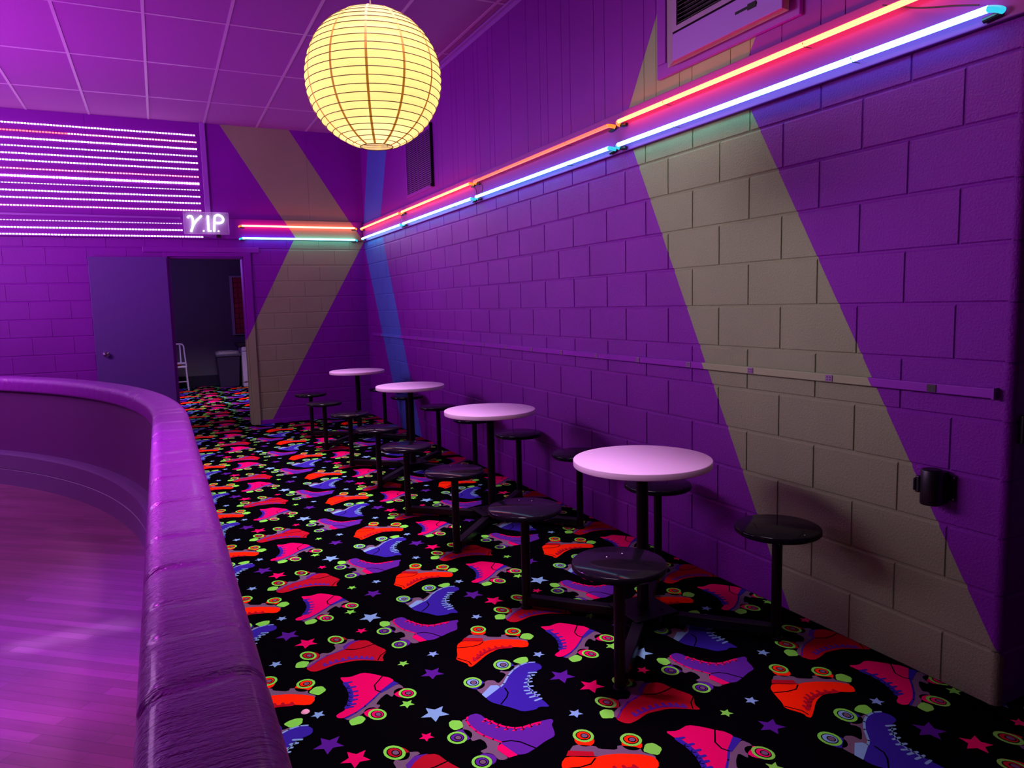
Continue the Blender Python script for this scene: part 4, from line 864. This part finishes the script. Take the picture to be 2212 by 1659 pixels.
# ---- LED strips on the back wall
M['strip'] = mat('strip_backing', (0.10, 0.02, 0.25), 0.5)
LEDS = [(3.578, -2.02, (1.0, 0.72, 1.0), 7, 'top white LED strip under the ceiling'),
        (3.497, -2.01, (1.0, 0.45, 0.55), 8, 'LED strip turning from red to white, second from the ceiling'),
        (3.417, -2.01, (0.95, 1.0, 0.85), 11, 'bright white LED strip, third from the ceiling'),
        (3.333, -2.01, (0.85, 0.62, 1.0), 5, 'dimmer lilac LED strip, fourth from the ceiling'),
        (3.253, -2.01, (0.95, 0.8, 1.0), 7, 'white LED strip, fifth from the ceiling'),
        (3.177, -2.01, (0.95, 0.8, 1.0), 7, 'white LED strip just above the pink red strip'),
        (3.089, -2.01, (1.0, 0.28, 0.42), 6, 'pink red LED strip just above the brightest strip'),
        (3.009, -2.01, (0.95, 1.0, 0.85), 18, 'brightest and thickest white LED strip in the middle'),
        (2.933, -2.01, (0.80, 0.55, 1.0), 4, 'faint lilac LED strip just below the brightest strip'),
        (2.854, -2.01, (0.95, 0.75, 1.0), 7, 'white LED strip, second below the brightest strip'),
        (2.776, -2.01, (0.95, 0.75, 1.0), 7, 'white LED strip, third below the brightest strip'),
        (2.690, -2.01, (1.0, 0.45, 0.75), 7, 'pink LED strip just above the neon board'),
        (2.525, -2.235, (0.75, 0.45, 1.0), 3.5, 'dotted faint violet LED strip left of the VIP sign'),
        (2.447, -2.235, (0.95, 0.78, 1.0), 8, 'white LED strip ending at the lower VIP sign edge'),
        (2.372, -2.01, (0.95, 0.75, 1.0), 8, 'lowest white LED strip passing under the VIP sign')]
for i, (z, xe, c, s, lab) in enumerate(LEDS):
    yb = YB-0.001 if z > 2.6 else YB-0.033
    w = MB(); w.box(-7.0, xe+0.02, yb-0.004, yb, z-0.006, z+0.006)
    sz = 0.008 if s > 12 else (0.0045 if s < 5 else 0.006)
    x = xe
    while x > -7.0:
        w.box(x-0.0112, x+0.0112, yb-0.010, yb-0.004, z-sz*1.25, z+sz*1.25, 2 if i == 1 and x < -3.35 else 1); x -= 0.0305
    e = MB(); ob = w.build('led_strip', [M['strip'], emitter('led_light', c, s*0.45)]+([emitter('led_light_red', (1.0, 0.10, 0.12), 4.0)] if i == 1 else []), flip=False)
    tag(ob, lab, 'light strip', 'LED strips on the back wall')

# ---- VIP sign: bent tube letters on a clear panel
vip = tag(empty('vip_sign', (-1.955, YB-0.10, 2.40)), 'clear panel sign with white neon letters VIP over the doorway', 'sign')
def clear():
    m = mat('clear_acrylic', (0.9, 0.85, 1.0), 0.06); b = bsdf(m)
    b.inputs['Transmission Weight'].default_value = 0.0; b.inputs['Alpha'].default_value = 0.16
    return m
M['clear'] = clear(); yv = YB-0.10
w = MB(); w.box(-2.206, -1.703, yv, yv+0.006, 2.402, 2.660); child(w, 'clear_panel', M['clear'], vip)
w = MB()
for a, b in (((-2.206, 2.402), (-1.703, 2.402)), ((-2.206, 2.660), (-1.703, 2.660)), ((-2.206, 2.402), (-2.206, 2.660)), ((-1.703, 2.402), (-1.703, 2.660))):
    w.bar((a[0], yv+.003, a[1]), (b[0], yv+.003, b[1]), 0.007, 0.007)
child(w, 'polished_edge', mat('acrylic_edge', (0.62, 0.42, 0.78), 0.2), vip)
def cr(P, n=8):
    P = [Vector(p) for p in P]; q = []
    for i in range(len(P)-1):
        p0, p1, p2, p3 = P[max(i-1, 0)], P[i], P[i+1], P[min(i+2, len(P)-1)]
        for k in range(n):
            u = k/n; q.append(0.5*((2*p1)+(p2-p0)*u+(2*p0-5*p1+4*p2-p3)*u*u+(3*p1-p0-3*p2+p3)*u**3))
    return q+[P[-1]]
yt = yv-0.014; T = lambda L: [(x, yt, z) for x, z in L]
w = MB(); w.tube(cr(T([(-2.160, 2.588), (-2.150, 2.603), (-2.132, 2.611), (-2.112, 2.596), (-2.104, 2.560), (-2.106, 2.520), (-2.118, 2.465), (-2.133, 2.425)])), 0.0105, 10)
w.tube(cr(T([(-2.133, 2.425), (-2.120, 2.462), (-2.099, 2.507), (-2.068, 2.553), (-2.030, 2.592), (-2.006, 2.616)])), 0.0105, 10); child(w, 'letter_v', M['neon_white'], vip, smooth=True)
w = MB(); w.tube(T([(-1.937, 2.432), (-1.934, 2.620)]), 0.0105, 10); child(w, 'letter_i', M['neon_white'], vip, smooth=True)
w = MB(); w.tube(cr(T([(-1.874, 2.432), (-1.866, 2.53), (-1.858, 2.61)])), 0.0105, 10)
w.tube(cr(T([(-1.858, 2.612), (-1.835, 2.626), (-1.806, 2.628), (-1.775, 2.610), (-1.763, 2.582), (-1.772, 2.553), (-1.797, 2.537), (-1.830, 2.534), (-1.862, 2.534)])), 0.0105, 10); child(w, 'letter_p', M['neon_white'], vip, smooth=True)
for x in (-1.992, -1.912, -1.825):
    w = MB(); w.tube(T([(x-0.008, 2.436), (x+0.008, 2.439)]), 0.0065, 8); child(w, 'dot', M['neon_white'], vip, smooth=True)
for x, z in ((-2.19, 2.645), (-1.72, 2.645), (-2.19, 2.417), (-1.72, 2.417)):
    w = MB(); w.lathe([(0.006, yv+.006), (0.006, YB-0.001 if z > 2.6 else YB-.032)], 10, (x, 0, z), 'y')
    child(w, 'standoff', M['chrome'], vip)
w = MB(); w.tube(cr([(-1.86, yv+.02, 2.402), (-1.90, yv+.03, 2.372), (-1.96, yv+.04, 2.366), (-2.0, yv+.05, 2.38)]), 0.004, 6); w.box(-1.85, -1.80, yv+.01, yv+.04, 2.36, 2.402)
child(w, 'power_lead', M['blackpl'], vip)

# ---- plug strip along the right wall
M['rail'] = striped('plug_strip_paint', 'Y', [(tuple(v*1.15 for v in c), A, B, z0, z1) for c, A, B, z0, z1 in R_BANDS], 0.4, (60, 0.03), base=(0.30, 0.02, 0.48))
rail = tag(empty('plug_strip', (0, 3.8, 1.10)), 'long painted plug strip with many outlets along the right wall', 'power strip')
w = MB(); w.box(-0.026, 0.0, -0.155, 7.80, 1.098, 1.132); child(w, 'strip_body', M['rail'], rail, room=True, bevel=0.003)
for k in range(17):
    y = 0.063+0.4535*k
    w = MB(); w.box(-0.029, -0.0255, y-0.017, y+0.017, 1.1015, 1.1285, 0 if k == 0 else 1)
    for dy in (-0.007, 0.007): w.box(-0.0296, -0.0288, y+dy-0.0035, y+dy+0.0035, 1.117, 1.122); w.box(-0.0296, -0.0288, y+dy-0.0035, y+dy+0.0035, 1.107, 1.111)
    child(w, 'outlet', [M['outlet'], M['outletface']], rail)
w = MB(); w.box(-0.028, 0.0, -0.1585, -0.150, 1.096, 1.134); child(w, 'end_cap', M['purple'], rail)

# ---- retractable belt barrier on the wall
belt = tag(empty('belt_barrier', (0, 0.03, 0.69)), 'black retractable belt unit on the right wall above the low stool', 'belt barrier')
w = MB(); w.box(-0.006, 0, -0.030, 0.085, 0.705, 0.800); child(w, 'mounting_plate', M['blackpl'], belt, bevel=0.002)
w = MB(); w.lathe([(0.002, 0.690), (0.036, 0.690), (0.038, 0.693), (0.038, 0.814), (0.036, 0.818), (0.002, 0.818)], 36, (-0.050, 0.032, 0)); w.box(-0.05, -0.006, -0.002, 0.066, 0.694, 0.812)
child(w, 'belt_housing', M['blackpl'], belt, smooth=True)
w = MB(); w.lathe([(0.002, 0.818), (0.033, 0.818), (0.031, 0.821), (0.002, 0.821)], 36, (-0.050, 0.032, 0)); child(w, 'top_cap', M['black'], belt, smooth=True)
w = MB(); w.box(-0.074, -0.050, 0.066, 0.082, 0.728, 0.790); w.box(-0.08, -0.046, 0.078, 0.086, 0.735, 0.782); child(w, 'belt_end', M['blackpl'], belt, bevel=0.003)
for y in (-0.020, 0.075):
    for z in (0.713, 0.792):
        w = MB(); w.lathe([(0.0045, -0.006), (0.0035, -0.008), (0.001, -0.0085)], 10, (0, y, z), 'x'); child(w, 'screw', M['chrome'], belt)
# black fixture on the wall's end return
fx = tag(empty('wall_receiver', (0.07, YE, 0.95)), 'small black plate on the end of the right wall', 'wall plate')
w = MB(); w.box(0.040, 0.12, YE-0.018, YE, 0.945, 1.04); child(w, 'plate', M['blackpl'], fx, bevel=0.003)
w = MB(); w.box(0.060, 0.10, YE-0.026, YE-0.018, 0.965, 1.02); child(w, 'slot_cover', M['black'], fx, bevel=0.002)

# ---- louvred vent in the upper panelling
vent = tag(empty('wall_vent', (0, 5.73, 2.66)), 'purple louvred air vent high on the right wall near the corner', 'vent')
v0, v1, z0, z1 = 5.36, 6.12, 2.675, 3.215
w = MB(); w.box(-0.018, 0, v0-.03, v1+.03, z0-.03, z0); w.box(-0.018, 0, v0-.03, v1+.03, z1, z1+.03); w.box(-0.018, 0, v0-.03, v0, z0, z1); w.box(-0.018, 0, v1, v1+.03, z0, z1)
child(w, 'vent_frame', M['purple'], vent, bevel=0.002)
w = MB(); w.box(-0.003, -0.001, v0, v1, z0, z1); child(w, 'duct', mat('vent_dark', (0.05, 0.006, 0.09), 0.6), vent)
w = MB()
for k in range(26):
    z = z0+0.01+(z1-z0-0.01)*k/26
    w.add([(-0.016, v0, z), (-0.016, v1, z), (-0.004, v1, z+0.011), (-0.004, v0, z+0.011), (-0.016, v0, z+.0015), (-0.016, v1, z+.0015), (-0.004, v1, z+.0125), (-0.004, v0, z+.0125)], [(0,1,2,3), (4,7,6,5), (0,4,5,1), (3,2,6,7)])
child(w, 'louvre', M['trim'], vent)
w = MB()
for k in range(1, 6): w.box(-0.019, -0.015, v0+(v1-v0)*k/6-.004, v0+(v1-v0)*k/6+.004, z0, z1)
child(w, 'vertical_bar', M['purple'], vent)
w = MB(); w.box(-0.028, -0.004, v0-.055, v0-.035, 2.66, 3.26); w.box(-0.036, -0.004, v0-.060, v0-.030, 2.645, 2.675); child(w, 'pull_rod', M['black'], vent)

# ---- wall air conditioner
ac = tag(empty('air_conditioner', (0, 1.18, 2.65)), 'through-wall air conditioner in a purple wooden frame', 'air conditioner')
a0, a1, b0, b1 = 0.712, 1.692, 2.652, 3.34
w = MB(); f = 0.072
w.box(-0.022, 0, a0, a1, b0, b0+f); w.box(-0.022, 0, a0, a1, b1-f, b1); w.box(-0.022, 0, a0, a0+f, b0+f, b1-f); w.box(-0.022, 0, a1-f, a1, b0+f, b1-f)
child(w, 'wood_frame', M['purple'], ac, bevel=0.003)
i0, i1, j0, j1 = a0+f, a1-f, b0+f-.03, b1-f
fx0, fx1, fz0, fz1 = 0.735, 1.490, 2.672, 3.20; XF = -0.075
i0, j0 = 0.775, 2.69
w = MB(); o = [(-0.012, i0, j0), (-0.012, i1, j0), (-0.012, i1, j1), (-0.012, i0, j1)]; q = [(XF, fx0+.02, fz0+.012), (XF, fx1, fz0+.012), (XF, fx1, fz1), (XF, fx0+.02, fz1)]
w.add(o+q, [(0, 1, 5, 4), (1, 2, 6, 5), (2, 3, 7, 6), (3, 0, 4, 7)])
child(w, 'bezel', mat('grey_bezel', (0.30, 0.22, 0.30), 0.4), ac, flip=True)
w = MB(); w.box(XF-0.004, XF+0.01, fx0+.02, fx1, fz0+.012, 2.818); child(w, 'front_cover', M['panel'], ac, bevel=0.003)
w = MB(); w.box(XF-0.006, XF-.0035, 0.90, 1.035, 2.752, 2.764); w.box(XF-0.008, XF-.0035, 0.905, 0.955, 2.744, 2.770); child(w, 'badge_slot', M['void'], ac)
w = MB(); w.box(XF-0.006, XF+0.004, fx0+.02, 0.79, 2.826, fz1); w.box(XF-0.006, XF+0.004, 1.455, fx1, 2.826, fz1); w.box(XF-0.006, XF+0.004, 0.79, 1.455, 2.826, 2.850); w.box(XF-0.006, XF+0.004, 0.79, 1.455, fz1-.03, fz1)
child(w, 'grille_frame', mat('grille_frame', (0.33, 0.16, 0.36), 0.4), ac)
w = MB(); w.box(XF+0.03, XF+0.034, 0.78, 1.465, 2.84, fz1-.02); child(w, 'grille_back', M['void'], ac)
w = MB()
for k in range(16):
    z = 2.860+0.020*k; w.add([(XF, 0.79, z), (XF, 1.455, z), (XF+.02, 1.455, z+.008), (XF+.02, 0.79, z+.008), (XF, 0.79, z+.002), (XF, 1.455, z+.002), (XF+.02, 1.455, z+.010), (XF+.02, 0.79, z+.010)], [(0,1,2,3), (4,7,6,5), (0,4,5,1), (3,2,6,7)])
child(w, 'grille_slat', mat('grille_slat', (0.16, 0.08, 0.16), 0.35), ac)

# ---- small scrap on the carpet
w = MB(); w.lathe([(0.001, 0.003), (0.012, 0.003), (0.016, 0.006), (0.012, 0.010), (0.001, 0.012)], 12, (-2.178, 0.941, 0))
tag(w.build('wrapper_scrap', mat('pink_scrap', (0.8, 0.35, 0.45), 0.6), smooth=True), 'tiny pale pink scrap lying on the carpet near the barrier', 'scrap')

# ---- things in the room behind the door
M['cream'] = mat('white_enamel', (0.62, 0.52, 0.66), 0.35)
ch = tag(empty('metal_chair', (-2.31, 13.42, 0)), 'white metal slat back chair seen through the doorway', 'chair')
cx0, cx1, yb_, yf = -2.50, -2.14, 13.25, 13.60
w = MB(); w.tube(cr([(cx1-.012, yb_, 0.46), (cx1-.03, yb_, 0.70), (cx1-.035, yb_, 0.82), (cx1-.06, yb_, 0.868), (cx1-.11, yb_, 0.878), (cx0+.11, yb_, 0.878), (cx0+.06, yb_, 0.868), (cx0+.035, yb_, 0.82), (cx0+.03, yb_, 0.70), (cx0+.012, yb_, 0.46)]), 0.014, 10); w.bar((cx0+.02, yb_, 0.52), (cx1-.02, yb_, 0.52), 0.02, 0.03)
child(w, 'back_frame', M['cream'], ch, smooth=True)
for x in (-2.40, -2.32, -2.24): 
    w = MB(); w.bar((x, yb_, 0.52), (x, yb_, 0.872), 0.024, 0.008); child(w, 'back_slat', M['cream'], ch)
w = MB(); w.box(cx0, cx1, yb_-.01, yf, 0.43, 0.462); child(w, 'seat', M['cream'], ch, bevel=0.01)
for x, y, ex in ((cx0+.02, yb_, -.02), (cx1-.02, yb_, .02), (cx0+.02, yf-.03, -.02), (cx1-.02, yf-.03, .02)):
    w = MB(); w.tube([(x, y, 0.44), (x+ex, y+(-.02 if y < 13.4 else .02), 0.003)], 0.014, 10); child(w, 'leg', M['cream'], ch)
w = MB(); w.bar((cx0, yb_-.01, 0.17), (cx1, yb_-.01, 0.17), 0.014, 0.014); child(w, 'stretcher', M['cream'], ch)
pad = MB(); pad.lathe([(0.002, 0.463), (0.10, 0.463), (0.11, 0.475), (0.09, 0.492), (0.002, 0.497)], 24, (-2.33, 13.40, 0))
tag(pad.build('seat_cushion', mat('rust_cloth', (0.45, 0.10, 0.04), 0.8), smooth=True), 'small rust coloured cushion on the white metal chair', 'cushion')
tr = tag(empty('trash_can', (-1.40, 13.5, 0)), 'dark trash can with a bag folded over its rim beyond the doorway', 'trash can')
M['can'] = mat('dark_can', (0.035, 0.025, 0.06), 0.5)
w = MB(); w.add([(-1.57, 13.34, .003), (-1.23, 13.34, .003), (-1.23, 13.66, .003), (-1.57, 13.66, .003), (-1.61, 13.30, .62), (-1.19, 13.30, .62), (-1.19, 13.70, .62), (-1.61, 13.70, .62)], [(3,2,1,0), (0,1,5,4), (1,2,6,5), (2,3,7,6), (3,0,4,7), (4,5,6,7)])
child(w, 'can_body', M['can'], tr, bevel=0.01)
w = MB(); w.box(-1.625, -1.175, 13.285, 13.715, 0.60, 0.645); child(w, 'rim', mat('grey_rim', (0.09, 0.07, 0.12), 0.4), tr, bevel=0.008)
w = MB(); random.seed(3)
ring = [(-1.40+0.225*math.copysign(abs(math.cos(a))**0.5, math.cos(a)), 13.5+0.215*math.copysign(abs(math.sin(a))**0.5, math.sin(a))) for a in [2*PI*i/40 for i in range(40)]]
lo = [(x, y, 0.648+random.uniform(-.012, .004)) for x, y in ring]; hi = [(-1.40+(x+1.40)*.95, 13.5+(y-13.5)*.95, 0.69+random.uniform(-.008, .012)) for x, y in ring]; inn = [(-1.40+(x+1.40)*.85, 13.5+(y-13.5)*.85, 0.65) for x, y in ring]
w.add(lo+hi+inn, [(i, (i+1) % 40, 40+(i+1) % 40, 40+i) for i in range(40)]+[(40+i, 40+(i+1) % 40, 80+(i+1) % 40, 80+i) for i in range(40)])
child(w, 'bag', mat('pale_bag', (0.30, 0.24, 0.27), 0.4), tr)
cab = tag(empty('cabinet', (-0.85, 13.5, 0)), 'white panelled cabinet beyond the doorway, beside the trash can', 'cabinet')
w = MB(); w.box(-1.16, -0.56, 13.22, 13.83, 0.003, 0.80); child(w, 'carcass', M['cream'], cab, bevel=0.003)
w = MB(); w.box(-1.155, -0.565, 13.20, 13.22, 0.10, 0.68); w.box(-1.09, -0.63, 13.192, 13.20, 0.16, 0.62); child(w, 'cabinet_door', M['cream'], cab, bevel=0.004)
w = MB(); w.box(-1.155, -0.565, 13.20, 13.22, 0.695, 0.795); child(w, 'drawer', M['cream'], cab, bevel=0.004)
w = MB(); w.box(-1.23, -0.54, 13.17, 13.835, 0.80, 0.84); child(w, 'counter_top', mat('dark_counter', (0.02, 0.015, 0.03), 0.3), cab, bevel=0.004)
pic = tag(empty('wall_panel', (-0.9, RY, 1.0)), 'red tufted panel in a pale frame on the far room wall', 'wall panel')
p0, p1, q0, q1 = -1.245, -0.545, 0.99, 2.16
w = MB(); w.box(p0, p0+.05, RY-.05, RY, q0, q1); w.box(p1-.05, p1, RY-.05, RY, q0, q1); w.box(p0+.05, p1-.05, RY-.05, RY, q1-.03, q1); w.box(p0+.05, p1-.05, RY-.05, RY, q0, q0+.02)
child(w, 'panel_frame', mat('pale_frame', (0.42, 0.34, 0.38), 0.5), pic, bevel=0.003)
w = MB(); rows, cols = 11, 6
for r in range(rows):
    for c in range(cols):
        xa = p0+.05+(p1-p0-.1)*c/cols; xb = p0+.05+(p1-p0-.1)*(c+1)/cols; za = q0+.02+(q1-q0-.05)*r/rows; zb = q0+.02+(q1-q0-.05)*(r+1)/rows; k = .012; y = RY-.012-(0.022 if (r+c) % 2 else 0.008)
        w.add([(xa, RY-.01, za), (xb, RY-.01, za), (xb, RY-.01, zb), (xa, RY-.01, zb), (xa+k, y, za+k), (xb-k, y, za+k), (xb-k, y, zb-k), (xa+k, y, zb-k)], [(4,5,6,7), (0,1,5,4), (1,2,6,5), (2,3,7,6), (3,0,4,7)])
child(w, 'tufted_fabric', mat('crimson_fabric', (0.42, 0.012, 0.05), 0.6), pic)
